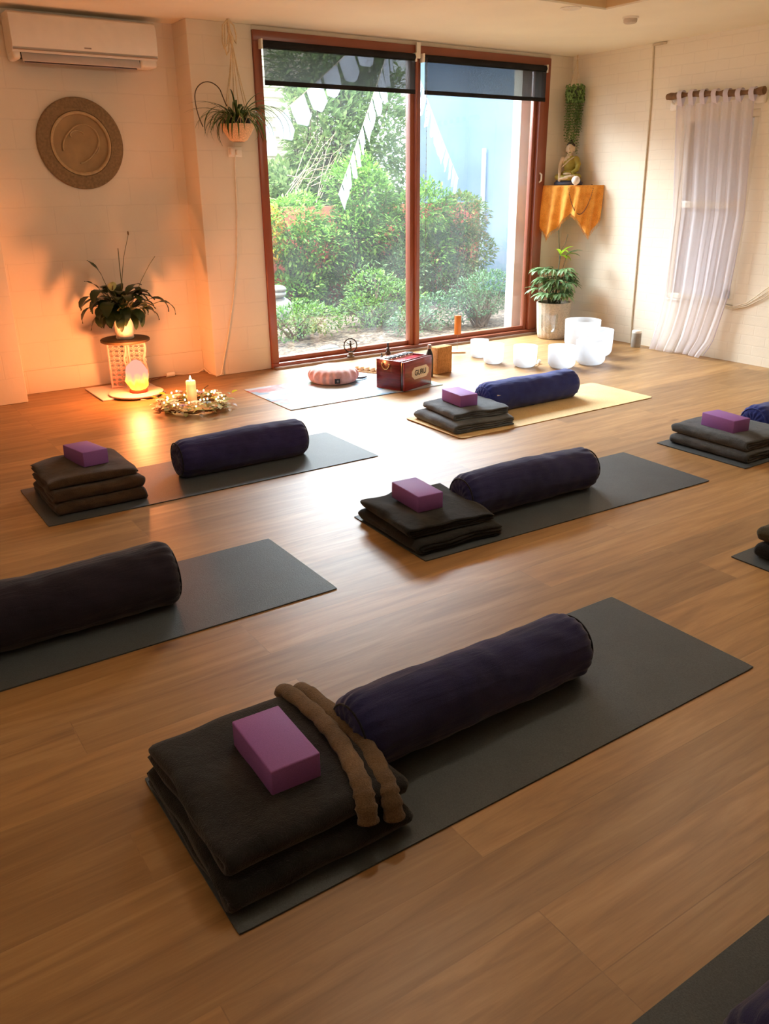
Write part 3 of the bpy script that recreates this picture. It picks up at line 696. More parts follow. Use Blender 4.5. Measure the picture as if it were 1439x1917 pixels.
# ------------------------------------------------------------------ folded blankets
def wool(name, c, c2): return fabric(name, c, c2, sheen=.2, bump=.9, fuzz=260, blot=9)
M_w_dark = wool('dark_wool', (28, 28, 30), (44, 44, 45)); M_w_brown = wool('brown_wool', (58, 42, 30), (84, 64, 46))
M_w_grey = wool('slate_wool', (76, 82, 88), (108, 115, 121)); M_w_mid = wool('grey_wool', (60, 63, 66), (90, 94, 97))
M_w_black = wool('black_wool', (22, 24, 25), (38, 40, 41)); M_hem = wool('velvet_hem', (96, 76, 54), (126, 102, 76)); M_w_olive = wool('olive_brown_wool', (56, 50, 32), (84, 76, 50))
def blanket(cx, cy, z0, sx, sy, h, rot, mat, label, seed, layers=4, group='folded blankets at the mat ends', sag=.25, hem=0, lump=.012, skew=0.):
    """wool blanket folded in half again and again: a sheet swept round nested folds, big round fold at -x"""
    t = thing('folded_blanket', label, 'blanket', (cx, cy, z0), rot, group)
    th = h/layers; nh = layers//2
    path = []       # centre line in x-z, starting at the free outer bottom edge
    xr = sx/2; xl = -sx/2+h/2; rnd = random.Random(seed)
    def arc(cxx, cz, rr, a0, a1, n): return [(cxx+rr*math.cos(a), cz+rr*math.sin(a)) for a in np.linspace(a0, a1, n)]
    def line(x0, x1, z, n): return [(x, z) for x in np.linspace(x0, x1, n)]
    sheets = []
    for k in range(nh):                   # each U: bottom sheet, round left fold, top sheet
        rr = h/2-th*(k+.5)
        xo = xl+rnd.uniform(-.004, .006)*k; xe = xr-rnd.uniform(0, .012)
        sheets.append((line(xe, xo, h/2-rr, 26)+arc(xo, h/2, rr, -PI/2, -3*PI/2, max(10, int(10+rr*200)))[1:-1]+line(xo, xe, h/2+rr, 26)))
    ny_ = 46
    m = MB()
    for si, path in enumerate(sheets):
        P = [Vector((a, 0, b_)) for a, b_ in path]; n_ = len(P)
        N = []
        for i in range(n_):
            d = (P[min(i+1, n_-1)]-P[max(i-1, 0)]).normalized(); N.append(Vector((d.z, 0, -d.x)))
        ring = []
        for i in range(n_): ring.append((P[i], N[i], 1))
        T = th*.5*.985
        sec = [(P[i]+N[i]*T, i) for i in range(n_)]+[(P[n_-1]+Vector((T*.6, 0, 0)), n_-1)]+[(P[i]-N[i]*T, i) for i in range(n_-1, -1, -1)]+[(P[0]+Vector((T*.6, 0, 0)), 0)]
        ns = len(sec); vs = []; fs = []
        wob = rnd.uniform(-.006, .006)
        for j in range(ny_+1):
            tt = j/ny_; y = -sy/2+sy*tt
            ed = min(tt, 1-tt)*sy
            pinch = 1-(.5*max(0, 1-ed/.009)**2)
            for q, i in sec:
                c_ = P[i]
                p = c_+(q-c_)*pinch
                y2 = y+wob+.013*noise.noise(Vector((p.x*7, p.z*30, seed+si)))*(1 if ed < .02 else .0)
                p = Vector((p.x, y2, p.z))
                g = noise.noise(Vector((p.x*4+seed*3.1, p.y*4, 1.7)))
                g2 = noise.noise(Vector((p.x*11+seed, p.y*9, p.z*14)))
                g3 = noise.noise(Vector((p.x*3, p.y*9+seed, p.z*40)))
                hh = p.z/h
                # sag towards the rims
                ex = max(0, (abs(p.x)-(sx/2-.07))/.07) if p.x > 0 else max(0, (abs(p.x)-(sx/2-.05))/.05)*.6
                ey = max(0, (abs(p.y)-(sy/2-.08))/.08)
                drop = 1-sag*.5*min(1, ex)**2-sag*.6*min(1, ey)**2
                p.z = p.z*drop+hh*(lump*(g+.25)+lump*.45*g2)
                p.x += hh*(.5*lump*g3)+skew*hh+.004*g3
                p.y += hh*(.5*lump*g2)+.005*noise.noise(Vector((p.x*9, seed, p.z*25)))*(1 if abs(p.y) > sy*.3 else 0)
                vs.append(p)
        for j in range(ny_):
            for k in range(ns):
                a = j*ns+k; b_ = j*ns+(k+1) % ns; fs.append((a, b_, b_+ns, a+ns))
        # end caps as strips
        half = n_
        for base_, fl_ in ((0, 1), (ny_*ns, 0)):
            for i in range(n_-1):
                a = base_+i; b_ = base_+i+1; c2_ = base_+(2*n_-i-1); d_ = base_+(2*n_-i)
                fs.append((b_, a, d_, c2_) if fl_ else (a, b_, c2_, d_))
        m.add(vs, fs)
    m.build('wool', mat, t, 180)
    if hem:
        for k in range(hem):
            hm = MB(); pts = []; rad = []
            way = (((.262, -.168, -.006), (.24, -.17, .012), (.09, -.182, .014), (-.055, -.172, .014), (-.20, -.140, .010), (-.262, -.118, -.006), (-.292, -.108, -.048)),
                   ((.255, -.214, -.014), (.225, -.220, .004), (.07, -.236, -.002), (-.075, -.236, -.004), (-.22, -.202, -.006), (-.272, -.186, -.022), (-.302, -.178, -.066)))[k]
            W_ = np.array(way); ts = np.linspace(0, 6, 49)
            for tt in ts:
                a_ = min(int(tt), 5); fr_ = tt-a_; p0, p1, p2, p3 = (W_[max(a_-1, 0)], W_[a_], W_[a_+1], W_[min(a_+2, 6)])
                q_ = .5*((2*p1)+(-p0+p2)*fr_+(2*p0-5*p1+4*p2-p3)*fr_**2+(-p0+3*p1-3*p2+p3)*fr_**3)
                pts.append((q_[0], q_[1], h+q_[2])); rad.append(.026*(1 if 0 < tt < 6 else .55)+.0022*math.sin(tt*11+k)+.0012*math.sin(tt*23))
            hm.tube(pts, rad, 18)
            for q in range(len(pts)):      # padded ribbon, flatter than round
                for w__ in range(18):
                    v_ = hm.v[q*18+w__]; hm.v[q*18+w__] = (v_[0], v_[1], pts[q][2]+(v_[2]-pts[q][2])*.52)
            hm.build('velvet_hem', M_hem, t, 180)
    return t
# middle foreground stack
blanket(-.330, -5.070, .0062, .54, .50, .066, R(90), M_w_black, 'lower black folded blanket of the foreground stack', 1, layers=2, lump=.012, sag=.15)
o_ = blanket(-.325, -5.045, .079, .52, .50, .056, R(90), M_w_dark, 'upper dark blanket with two brown velvet hems in the foreground stack', 2, layers=2, hem=2, lump=.012, sag=.30)
# middle stack
blanket(1.135, -3.775, .0062, .47, .52, .062, R(-2), M_w_black, 'lower black folded blanket on the middle mat', 3, lump=.010)
blanket(1.13, -3.76, .073, .46, .46, .044, R(-5), M_w_black, 'rumpled black blanket under the purple block on the middle mat', 4, lump=.024, skew=-.012)
# by the wreath: three rolls whose folds face the viewer
blanket(-.06, -2.375, .0062, .50, .46, .060, R(90), M_w_brown, 'bottom brown folded blanket on the mat by the wreath', 5, layers=2, lump=.014, sag=.3)
blanket(-.065, -2.37, .070, .48, .46, .056, R(90), M_w_brown, 'middle brown folded blanket on the mat by the wreath', 6, layers=2, lump=.018, sag=.4)
blanket(-.075, -2.35, .130, .44, .44, .044, R(90), M_w_brown, 'top dark brown draped blanket under the block by the wreath', 7, lump=.016, sag=.6)
# sand mat
blanket(2.46, -2.40, .0062, .50, .50, .066, R(-4), M_w_grey, 'lower dark grey folded blanket on the sand coloured mat', 8, lump=.006)
blanket(2.49, -2.38, .074, .44, .42, .050, R(-8), M_w_grey, 'upper slate grey blanket under the block on the sand coloured mat', 9, lump=.012)
# right edge
blanket(3.43, -3.82, .0062, .50, .54, .062, R(0), M_w_mid, 'lower grey folded blanket at the right edge', 10, lump=.005)
blanket(3.44, -3.80, .070, .49, .53, .058, R(-1), M_w_mid, 'upper grey folded blanket under the block at the right edge', 11, lump=.008)
blanket(2.32, -5.10, .0062, .48, .50, .066, R(0), M_w_dark, 'lower dark blanket cut off by the right edge', 12, lump=.008)
blanket(2.33, -5.08, .074, .46, .48, .062, R(0), M_w_olive, 'upper olive brown blanket cut off by the right edge', 13, lump=.012)

# ------------------------------------------------------------------ purple blocks
def foam(name, c):
    m = MT(name); m.set(Roughness=.6, Specular_IOR_Level=.35); col = sc(c); g = m.noise(m.coords(), 420, 2)
    m.link(m.ramp(g, [(.3, tuple(x*.88 for x in col[:3])+(1,)), (.7, tuple(x*1.1 for x in col[:3])+(1,))]), m.b.inputs['Base Color'])
    m.bump(g, .25, .001); return m.m
M_blk = foam('purple_foam', (146, 96, 168))
def yblock(x, y, z, rot, label, tilt=(0, 0)):
    o = MB().box(-.068, .068, -.121, .121, 0, .079).build('yoga_block', M_blk, None, 0, bevel=.004)
    o.location = (x, y, z); o.rotation_euler = (tilt[0], tilt[1], rot)
    return tag(o, label, 'yoga block', 'purple foam yoga blocks on the blanket stacks')
yblock(-.318, -5.053, .130, R(-1.7), 'purple foam block on the foreground blankets, the largest in view')
yblock(1.096, -3.732, .125, R(-4.4), 'purple foam block on the black blankets of the middle mat')
yblock(-.045, -2.315, .173, R(10), 'purple foam block on the brown blankets by the wreath', (R(-2), R(2)))
yblock(2.464, -2.351, .126, R(-5.9), 'purple foam block on slate blankets beside the royal blue bolster')
yblock(3.355, -3.802, .130, R(-6), 'purple foam block on the grey blankets at the right edge')

# ------------------------------------------------------------------ cushion
zf = thing('meditation_cushion', 'round pleated pink meditation cushion on the patchwork mat', 'cushion', (2.375, -.80, .0065))
def pleat(a, z):
    s_ = max(0, 1-abs(z-.06)/.075)
    return 1+.065*s_*(math.cos(a*19+1.8*math.sin(a*3))-.4*abs(math.cos(a*9.5+.9*math.sin(a*3))))
prof = [(.002, .002), (.15, 0), (.18, .006), (.198, .022), (.207, .045), (.208, .065), (.2, .09), (.18, .112), (.15, .126), (.11, .134), (.05, .139), (.002, .14)]
m = MB().lathe(prof, 132, fn=pleat, cap=True)
M_pink = fabric('pink_velvet', (224, 170, 164), (236, 190, 184), sheen=.4, bump=.2, blot=12)
m.build('cushion_cover', M_pink, zf, 180, sub=1)
ang = R(-112)
Mx = Matrix.Translation((.212*math.cos(ang), .212*math.sin(ang), .045)) @ Matrix.Rotation(ang, 4, 'Z')
MB().box(-.002, .003, -.022, .022, -.02, .02, Mx).build('brand_tag', plain('tag_black', (30, 26, 28), .5), zf, 0)
MB().tube([(.004+.212*math.cos(ang)*1.0+.0045*math.cos(ang)+.006*math.sin(ang)*math.cos(a), .212*math.sin(ang)+.0045*math.sin(ang)-.006*math.cos(ang)*math.cos(a), .045+.006*math.sin(a)) for a in np.linspace(0, 2*PI, 12)], .001, 5).build('tag_mark', M_white, zf)
MB().tube([(.17, -.08, .02), (.215, -.085, .016), (.255, -.075, .012), (.29, -.055, .012)], [.008, .009, .009, .006], 8).build('carry_loop', plain('loop_dark', (52, 44, 50), .7), zf)

# carved wooden shaker
cw = thing('carved_instrument', 'small tan carved wooden instrument lying behind the pink cushion', 'instrument', (2.80, -.66, .001), R(-62))
MB().box(-.16, .14, -.035, .035, 0, .02).build('base', plain('pale_wood', (206, 168, 120), .6, .2, 25), cw, 0, bevel=.006)
m = MB()
for k in range(5): m.ball((-.11+.055*k, 0, .033), (.03, .03, .022), 14, 10)
m.build('rounded_knobs', plain('knob_wood', (222, 184, 140), .5, .15, 30), cw)

# ------------------------------------------------------------------ harmonium
hm = thing('harmonium', 'dark red harmonium with GURU plate on its front', 'harmonium', (2.629, -1.45, .0065), R(18.2))
Lh, Dh, Hh = .372, .27, .232
def redwood(name, c):
    m = MT(name); m.set(Roughness=.22, Coat_Weight=.4, Coat_Roughness=.1)
    g = m.noise(m.coords((2, 2, 20)), 3, 5, .6, .5); col = sc(c)
    m.link(m.ramp(g, [(.3, tuple(x*.6 for x in col[:3])+(1,)), (.7, tuple(x*1.25 for x in col[:3])+(1,))]), m.b.inputs['Base Color']); return m.m
M_red = redwood('mahogany_lacquer', (140, 44, 50)); M_red2 = redwood('bright_red_lacquer', (196, 44, 62)); M_darkwood = redwood('dark_edge', (50, 18, 20))
m = MB(); m.box(0, Lh, .03, Dh, .006, Hh-.03).box(0, Lh, .03, .045, 0, Hh).box(0, .014, .03, Dh, 0, Hh).box(Lh-.014, Lh, .03, Dh, 0, Hh).box(0, Lh, Dh-.014, Dh, 0, Hh)
m.build('case', M_red, hm, 0, bevel=.003)
MB().box(.004, Lh-.004, .006, .030, .006, Hh-.006).build('bellows', M_darkwood, hm, 0, bevel=.002)
MB().box(0, Lh, -.012, .008, 0, Hh).build('front_board', M_red, hm, 0, bevel=.006, seg=3)
m = MB()
for a in range(7): m.box(.02, Lh-.02, .052+.0145*a, .062+.0145*a, Hh-.03, Hh-.012)
m.build('red_slats', M_red2, hm, 0, bevel=.002)
MB().box(.014, Lh-.014, .047, .155, Hh-.032, Hh-.022).build('slat_board', M_red2, hm, 0)
wk = MB(); bk = MB(); nk = 20
for k in range(nk):
    x0 = .02+(Lh-.04)*k/nk; x1 = .02+(Lh-.04)*(k+1)/nk-.0012
    wk.box(x0, x1, .165, Dh-.018, Hh-.030, Hh-.001)
    if k % 7 in (0, 1, 3, 4, 5): bk.box(x1-.0045, x1+.0055, .165, .212, Hh-.012, Hh+.007)
wk.build('white_keys', plain('ivory', (232, 228, 220), .3, .03), hm, 0, bevel=.001); bk.build('black_keys', M_bl, hm, 0, bevel=.001)
M_brass = plain('brass', (214, 170, 110), .25, .08, 20, Metallic=.8)
m = MB().tube([(-.012, .17+.035*math.cos(a), .195+.035*math.sin(a)-.0) for a in np.linspace(PI*.92, 2.08*PI, 20)], .0045, 8)
m.ball((-.006, .135, .198), .009).ball((-.006, .205, .198), .009)
m.build('handle', M_brass, hm)
# plate with cut corners and lettering
m = MB(); px0, px1, pz0, pz1, ct = .095, .325, .075, .170, .035
out = [(px0, (pz0+pz1)/2-.018), (px0+ct, pz0), (px1-ct, pz0), (px1, (pz0+pz1)/2-.018), (px1, (pz0+pz1)/2+.018), (px1-ct, pz1), (px0+ct, pz1), (px0, (pz0+pz1)/2+.018)]
n = len(out)
m.add([(x, -.0135, z) for x, z in out]+[(x, -.0118, z) for x, z in out], [tuple(range(n)), tuple(range(2*n-1, n-1, -1))]+[(i, i+n, (i+1) % n+n, (i+1) % n) for i in range(n)])
plt = m.build('name_plate', plain('cream_plate', (236, 222, 196), .4, .03), hm, 0)
def lettering(txt, size, depth=.0008):
    cu = bpy.data.curves.new('t', 'FONT'); cu.body = txt; cu.size = size; cu.extrude = depth; cu.align_x = 'CENTER'; cu.align_y = 'CENTER'; cu.offset = .0012
    to = bpy.data.objects.new('t', cu); C.objects.link(to); bpy.context.view_layer.update()
    me = bpy.data.meshes.new_from_object(to); bpy.data.objects.remove(to); bpy.data.curves.remove(cu); return me
me = lettering('GURU', .052)
me.transform(Matrix.Translation(((px0+px1)/2, -.0138, (pz0+pz1)/2)) @ Matrix.Rotation(R(90), 4, 'X') @ Matrix.Diagonal((1.1, 1.15, 1, 1)))
me.materials.clear(); obj('lettering', me, M_bl, plt, 0)

# cork block and bottles
o = MB().box(0, .178, 0, .095, 0, .229).build('cork_block', fabric('cork', (206, 146, 88), (222, 166, 108), sheen=0, bump=.3, fuzz=180, blot=40), None, 0, bevel=.006)
o.location = (3.236, -1.10, .001); o.rotation_euler = (0, 0, R(9)); tag(o, 'tan cork yoga block standing upright right of the harmonium', 'yoga block')
bt = thing('drink_bottle', 'black bottle with silver cap between harmonium and cork block', 'bottle', (3.145, -1.10, .001))
MB().lathe([(.002, 0), (.030, 0), (.033, .006), (.033, .155), (.030, .185), (.019, .215), (.015, .225), (.015, .235), (.002, .235)], 28).build('bottle_body', plain('matt_black', (22, 20, 24), .35), bt, 50)
MB().lathe([(.002, .235), (.017, .235), (.018, .240), (.018, .262), (.014, .270), (.002, .271)], 24).build('cap', plain('silver_cap', (176, 160, 150), .3, Metallic=.6), bt, 50)
sb = thing('spray_bottle', 'small dark pump bottle with pale label behind the harmonium', 'bottle', (3.06, -.60, .001))
MB().lathe([(.002, 0), (.022, 0), (.026, .004), (.026, .13), (.02, .145), (.012, .155), (.002, .155)], 24).build('bottle_body', plain('amber_dark', (60, 36, 28), .2), sb, 50)
MB().lathe([(.0265, .03), (.0268, .032), (.0268, .115), (.0265, .117)], 24, cap=False).build('paper_label', plain('peach_label', (226, 186, 168), .6), sb, 50)
MB().lathe([(.002, .155), (.014, .155), (.014, .178), (.007, .182), (.007, .205), (.011, .208), (.011, .222), (.002, .224)], 18).build('pump', M_bl, sb, 50)
sb = thing('dropper_bottle', 'tiny dark dropper bottle left of the pump bottle behind the harmonium', 'bottle', (2.98, -.62, .001))
MB().lathe([(.002, 0), (.016, 0), (.018, .004), (.018, .085), (.01, .1), (.002, .1)], 20).build('bottle_body', plain('dropper_glass', (40, 30, 30), .2), sb, 50)
MB().lathe([(.002, .1), (.011, .1), (.011, .118), (.005, .122), (.006, .142), (.002, .146)], 16).build('cap', M_bl, sb, 50)

# ring statuette
sh = thing('ring_statuette', 'small dark statuette of a dancing figure in a ring on the window track', 'statuette', (3.005, -.055, .021), R(-25))
M_bronze = plain('dark_bronze', (46, 34, 26), .45, .2, 30, Metallic=.4)
MB().lathe([(.002, 0), (.036, 0), (.036, .01), (.024, .018), (.022, .04), (.026, .046), (.002, .046)], 20).build('pedestal', plain('brown_stone', (96, 76, 56), .7), sh, 50)
m = MB().tube([(.06*math.cos(a), 0, .108+.062*math.sin(a)) for a in np.linspace(0, 2*PI, 33)], .0055, 6, False)
for k in range(14):
    a = k*2*PI/14; m.ball((.066*math.cos(a), 0, .108+.068*math.sin(a)), .004, 6, 4)
m.build('ring', M_bronze, sh)
m = MB().ball((0, 0, .142), (.008, .008, .010), 10, 8).tube([(0, 0, .13), (.002, 0, .115), (0, 0, .10)], [.007, .010, .009], 8)
m.tube([(.002, 0, .125), (-.022, 0, .122), (-.034, 0, .137)], .0035, 6).tube([(0, 0, .125), (.022, 0, .118), (.036, 0, .130)], .0035, 6).tube([(0, 0, .122), (-.015, -.004, .112), (-.030, 0, .108)], .003, 6)
m.tube([(0, 0, .10), (.006, 0, .078), (0, 0, .046)], [.006, .005, .004], 8).tube([(0, 0, .10), (.020, -.002, .095), (-.008, -.004, .078), (-.02, -.004, .08)], .0045, 6)
m.build('figure', M_bronze, sh)

# hanging chime on stand
ch = thing('chime', 'orange wooden tube chime on a thin rod stand by the window', 'chime', (4.01, -.40, .001), R(-30))
MB().box(-.075, .075, -.05, .05, 0, .016).build('base', plain('pale_base_wood', (222, 190, 158), .5), ch, 0, bevel=.003)
MB().tube([(0, 0, .016), (0, 0, .50)], .0018, 6).build('rod', plain('rod_grey', (150, 140, 130), .4), ch)
MB().lathe([(.004, .175), (.032, .175), (.033, .179), (.033, .350), (.031, .354), (.004, .354)], 28).build('tube', plain('orange_wood', (206, 122, 46), .4, .1, 20), ch, 50)

# ------------------------------------------------------------------ singing bowls
def frosted():
    m = MT('frosted_quartz'); m.set(Base_Color=(.93, .94, .96, 1), Roughness=.55, Transmission_Weight=.0)
    f = m.noise(m.coords(), 30, 2); m.link(m.ramp(f, [(.3, (.72, .73, .75, 1)), (.7, (.78, .79, .81, 1))]), m.b.inputs['Base Color'])
    t = m.node('ShaderNodeBsdfTranslucent'); t.inputs['Color'].default_value = (.95, .97, 1, 1)
    x = m.node('ShaderNodeMixShader'); x.inputs[0].default_value = .62; m.link(m.b.outputs[0], x.inputs[1]); m.link(t.outputs[0], x.inputs[2]); m.link(x.outputs[0], m.out.inputs['Surface']); return m.m
M_quartz = frosted()
def bowl(x, y, r, h, label, z=.001):
    rc = r*.42; pr = [(.002, 0)]+[(r*.55+(r*.97-r*.55)*math.sin(a), rc*(1-math.cos(a))) for a in np.linspace(0, PI/2, 9)]
    pr += [(r*.985, h*.55), (r, h*.93), (r*1.0, h), (r*.95, h), (r*.945, h*.93), (r*.92, h*.5)]
    pr += [(r*.5+(r*.90-r*.5)*math.sin(a), .008+rc*(1-math.cos(a))) for a in np.linspace(PI/2, 0, 9)]+[(.002, .008)]
    o = MB().lathe(pr, 48).build('singing_bowl', M_quartz, None, 60); o.location = (x, y, z)
    return tag(o, label, 'singing bowl', 'frosted white crystal singing bowls')
bowl(4.035, -.70, .085, .161, 'leftmost and smallest frosted white crystal bowl, near the window track')
bowl(3.950, -1.00, .093, .175, 'second frosted crystal bowl from the left, overlapping the smallest one')
bowl(4.075, -1.28, .106, .186, 'frosted crystal bowl standing alone in the middle of the row')
bowl(4.31, -1.50, .124, .190, 'frosted crystal bowl in front of the clear glass goblet')
bowl(4.625, -1.545, .134, .212, 'frosted crystal bowl in front of the two largest bowls')
bowl(4.955, -1.300, .156, .245, 'middle bowl of the three overlapping ones, rightmost of all the bowls')
bowl(5.140, -.950, .172, .275, 'largest frosted crystal bowl, at the back by the potted palm')
o = MB().tube([(4.17, -1.33, .016), (4.26, -1.27, .016)], .006, 6).ball((4.27, -1.262, .020), .018, 12, 8).build('bowl_mallet', M_white); tag(o, 'small white mallet lying between the crystal bowls', 'mallet')
gb = thing('crystal_goblet', 'clear glass handled singing bowl shaped like a goblet', 'glass bowl', (5.03, -.60, .001))
pr = [(.003, .10), (.012, .10)]+[(.079*math.sin(a)+.0, .10+.079*(1-math.cos(a))) for a in np.linspace(.3, PI/2, 8)]+[(.082, .24), (.084, .295), (.081, .295), (.079, .24), (.076, .18)]+[(.074*math.sin(a), .107+.074*(1-math.cos(a))) for a in np.linspace(PI/2, .1, 8)]
MB().lathe(pr, 40, cap=False).build('glass_cup', M_clear, gb, 60)
MB().lathe([(.003, 0), (.012, .002), (.013, .05), (.010, .09), (.014, .102), (.003, .104)], 20).build('handle', M_clear, gb, 60)

# ------------------------------------------------------------------ palm in basket pot
pm = thing('potted_palm', 'lady palm with fingered leaves in ribbed pale basket pot', 'plant', (5.335, -.345, .001))
MB().lathe([(.003, 0), (.135, 0), (.148, .008), (.156, .05), (.168, .2), (.178, .362), (.176, .37), (.166, .37), (.162, .33), (.003, .33)], 88, fn=lambda a, z: 1+.012*math.cos(a*22)).build('pot', plain('woven_basket', (198, 184, 164), .8, .18, 70, .8, 130), pm, 60)
MB().lathe([(.002, .325), (.163, .335), (.163, .338), (.002, .342)], 24).build('soil', plain('soil', (50, 38, 28), .95, .3), pm)
m = MB(); m2 = MB(); stem = MB(); rnd = random.Random(17)
def palmleaf(b0, tip, nl, Ls, mm, spread=2.2, el0=.3):
    b0 = Vector(b0); tip = Vector(tip); mid = (b0+tip)/2+Vector((0, 0, .04))
    stem.tube([b0, mid, tip], .0035, 5)
    d = (tip-mid).normalized(); hd = Vector((d.x, d.y, 0)); ha = math.atan2(d.y, d.x)
    for k in range(nl):
        a = ha+spread*(k/(nl-1)-.5)
        e_ = el0+rnd.uniform(-.1, .15)-.15*abs(k/(nl-1)-.5)
        mm.leaf(tip, (math.cos(a)*math.cos(e_), math.sin(a)*math.cos(e_), math.sin(e_)), (0, 0, 1), Ls*rnd.uniform(.85, 1.1), .037, rnd.uniform(.7, 1.4), 6, .35)
for k in range(30):
    a = k*2.399; rr = rnd.uniform(.06, .17); z = rnd.uniform(.44, .72)
    b0 = (.06*math.cos(a+1), .06*math.sin(a+1), .33)
    palmleaf(b0, (rr*math.cos(a), rr*math.sin(a), z), 7, rnd.uniform(.13, .18), m)
palmleaf((0, 0, .34), (.02, -.03, .84), 5, .17, m2, 3.4, 1.0); palmleaf((0, 0, .34), (.02, -.03, .83), 3, .15, m2, 1.6, .5)
palmleaf((0, 0, .34), (.08, -.06, .84), 3, .16, m, 1.2, .6)
palmleaf((.02, 0, .34), (-.10, .06, .70), 7, .17, m, 3.0, .4)
stem.tube([(.01, 0, .34), (.03, -.01, .80), (.0, 0, 1.08)], .004, 6)
stem.tube([(.03, -.01, .86), (.07, -.04, .95), (.085, -.05, 1.04)], .003, 6)
m.build('foliage', leafmat('palm_leaf', (76, 104, 66), (124, 156, 104), (170, 196, 140), trans=.3), pm)
m2.build('young_leaf', leafmat('young_palm_leaf', (130, 175, 40), (170, 205, 60), trans=.4), pm)
stem.build('stems', plain('palm_stem', (70, 72, 48), .7), pm)

# ------------------------------------------------------------------ corner shelf, cloth, statue, beads, hanging vine
sf = MB(); n_ = 20; pts = [(XR-.001, -.001)]+[(5.47, -.001)]+[(XR-.262+.0*k, -.001) for k in ()]
arc_ = [(XR-.001-(.275)*math.cos(a), -.001-(.49)*math.sin(a)) for a in np.linspace(0, PI/2, n_)]
out = [(XR-.001, -.001)]+arc_; n = len(out)
sf.add([(x, y, 1.475) for x, y in out]+[(x, y, 1.498) for x, y in out], [tuple(range(n)), tuple(range(2*n-1, n-1, -1))]+[(i, (i+1) % n, (i+1) % n+n, i+n) for i in range(n)])
o = sf.build('corner_shelf', plain('shelf_wood', (120, 92, 66), .6), None, 0); tag(o, 'quarter round corner shelf hidden under the orange cloth', 'shelf')
M_or = fabric('orange_cotton', (244, 158, 62), (252, 180, 84), sheen=.2, bump=.5, fuzz=220, blot=14, var=.12)
cl = thing('draped_cloth', 'orange fringed cloth draped over the corner shelf', 'cloth', (0, 0, 0))
m = MB(); NU, NV = 90, 26; vs = []; fs = []
def lowz(u):   # hem height along the shelf front: two hanging points with a notch between
    k = [(0, 1.15), (.03, 1.08), (.12, .985), (.2, 1.06), (.36, 1.17), (.46, 1.24), (.55, 1.20), (.66, 1.09), (.76, 1.015), (.88, 1.12), (1, 1.30)]
    for (a, b_), (c_, d_) in zip(k, k[1:]):
        if u <= c_: return b_+(d_-b_)*(u-a)/(c_-a)
    return k[-1][1]
def edge(u):
    a = u*PI/2; return Vector((XR-.003-(.282)*math.cos(a), -.003-(.497)*math.sin(a), 0)), Vector((-math.cos(a)*.5, -math.sin(a)*.28, 0)).normalized()
for j in range(NV+1):
    for i in range(NU+1):
        u = i/NU; e_, nr = edge(u)
        if j < 6:      # the top
            q = j/6*.97; c0 = Vector((XR-.004, -.004, 0)); p = c0.lerp(e_, q); p.z = 1.5005
        else:
            q = (j-6)/(NV-6); zl = lowz(u); z = 1.500-(1.500-zl)*q
            fold = .016*math.sin(u*34+2*q)*(.5+.9*q)+.012*math.sin(u*13+1)*(.3+.7*q)
            p = e_+nr*(.034+fold*1.0+.010*q); p.z = z
            p.x = min(p.x, XR-.004); p.y = min(p.y, -.004)
        vs.append(p)
for j in range(NV):
    for i in range(NU): a = j*(NU+1)+i; fs.append((a, a+1, a+NU+2, a+NU+1))
m.add(vs, fs); o = m.build('cloth', M_or, cl, 180); sol = o.modifiers.new('t', 'SOLIDIFY'); sol.thickness = .003
m = MB(); rnd = random.Random(2)
for k in range(110):
    u = .02+.93*k/110; e_, nr = edge(u); z = lowz(u)
    fold = .016*math.sin(u*34+2)*(1.4)+.012*math.sin(u*13+1)
    p = e_+nr*(.034+fold+.010); p.z = z+.004; p.y = min(p.y, -.006)
    m.tube([p, p+Vector((rnd.uniform(-.004, .004), rnd.uniform(-.004, 0), -.018)), p+Vector((rnd.uniform(-.008, .006), rnd.uniform(-.008, 0), -.036))], .0016, 4)
m.build('fringe', M_or, cl, 180)
bd_ = MB()
for k in range(70):
    t_ = k/69; u = .42+.36*t_; e_, nr = edge(u)
    z = 1.50-.27*math.sin(PI*t_)**.7
    p = e_+nr*.068; p.z = max(z, 1.2); 
    if k in (0, 69): p = e_*1.0; p.z = 1.508
    bd_.ball(p, .0048, 8, 6)
tag(bd_.build('mala_beads', plain('dark_seed_beads', (104, 58, 28), .5)), 'looped string of dark brown mala beads hanging over the orange cloth', 'beads')

# seated statue: rounded masses merged with a voxel remesh
bu = thing('buddha_statue', 'seated Buddha statue in olive gold robe on the orange cloth', 'statue', (5.575, -.20, 1.504), math.atan2(.80, .60)-PI/2-R(24))
def remesh(o, vox): r_ = o.modifiers.new('r', 'REMESH'); r_.mode = 'VOXEL'; r_.voxel_size = vox; r_.use_smooth_shade = True; s_ = o.modifiers.new('cs', 'SMOOTH'); s_.iterations = 4; s_.factor = .5
MB().lathe([(.003, 0), (.130, 0), (.138, .006), (.138, .026), (.125, .034), (.118, .048), (.003, .048)], 40, Matrix.Diagonal((1.05, .75, 1, 1))).build('pedestal', plain('blue_grey_base', (62, 66, 84), .6), bu, 40)
M_skin = plain('whitewashed_wood', (206, 182, 148), .7, .12, 25); M_robe = plain('olive_gold_paint', (150, 134, 44), .6, .2, 22); M_hair = plain('dark_hair_paint', (58, 44, 38), .7)
m = MB(); m.ball((0, 0, .345), (.040, .042, .052), 20, 14).ball((0, -.040, .338), (.007, .010, .012)).ball((0, -.038, .318), (.014, .006, .005)).ball((-.042, .004, .335), (.006, .010, .026)).ball((.042, .004, .335), (.006, .010, .026))
m.tube([(0, 0, .31), (0, 0, .28)], [.022, .024], 12)
m.ball((0, 0, .215), (.062, .04, .07)).ball((-.068, 0, .245), (.028, .026, .028))
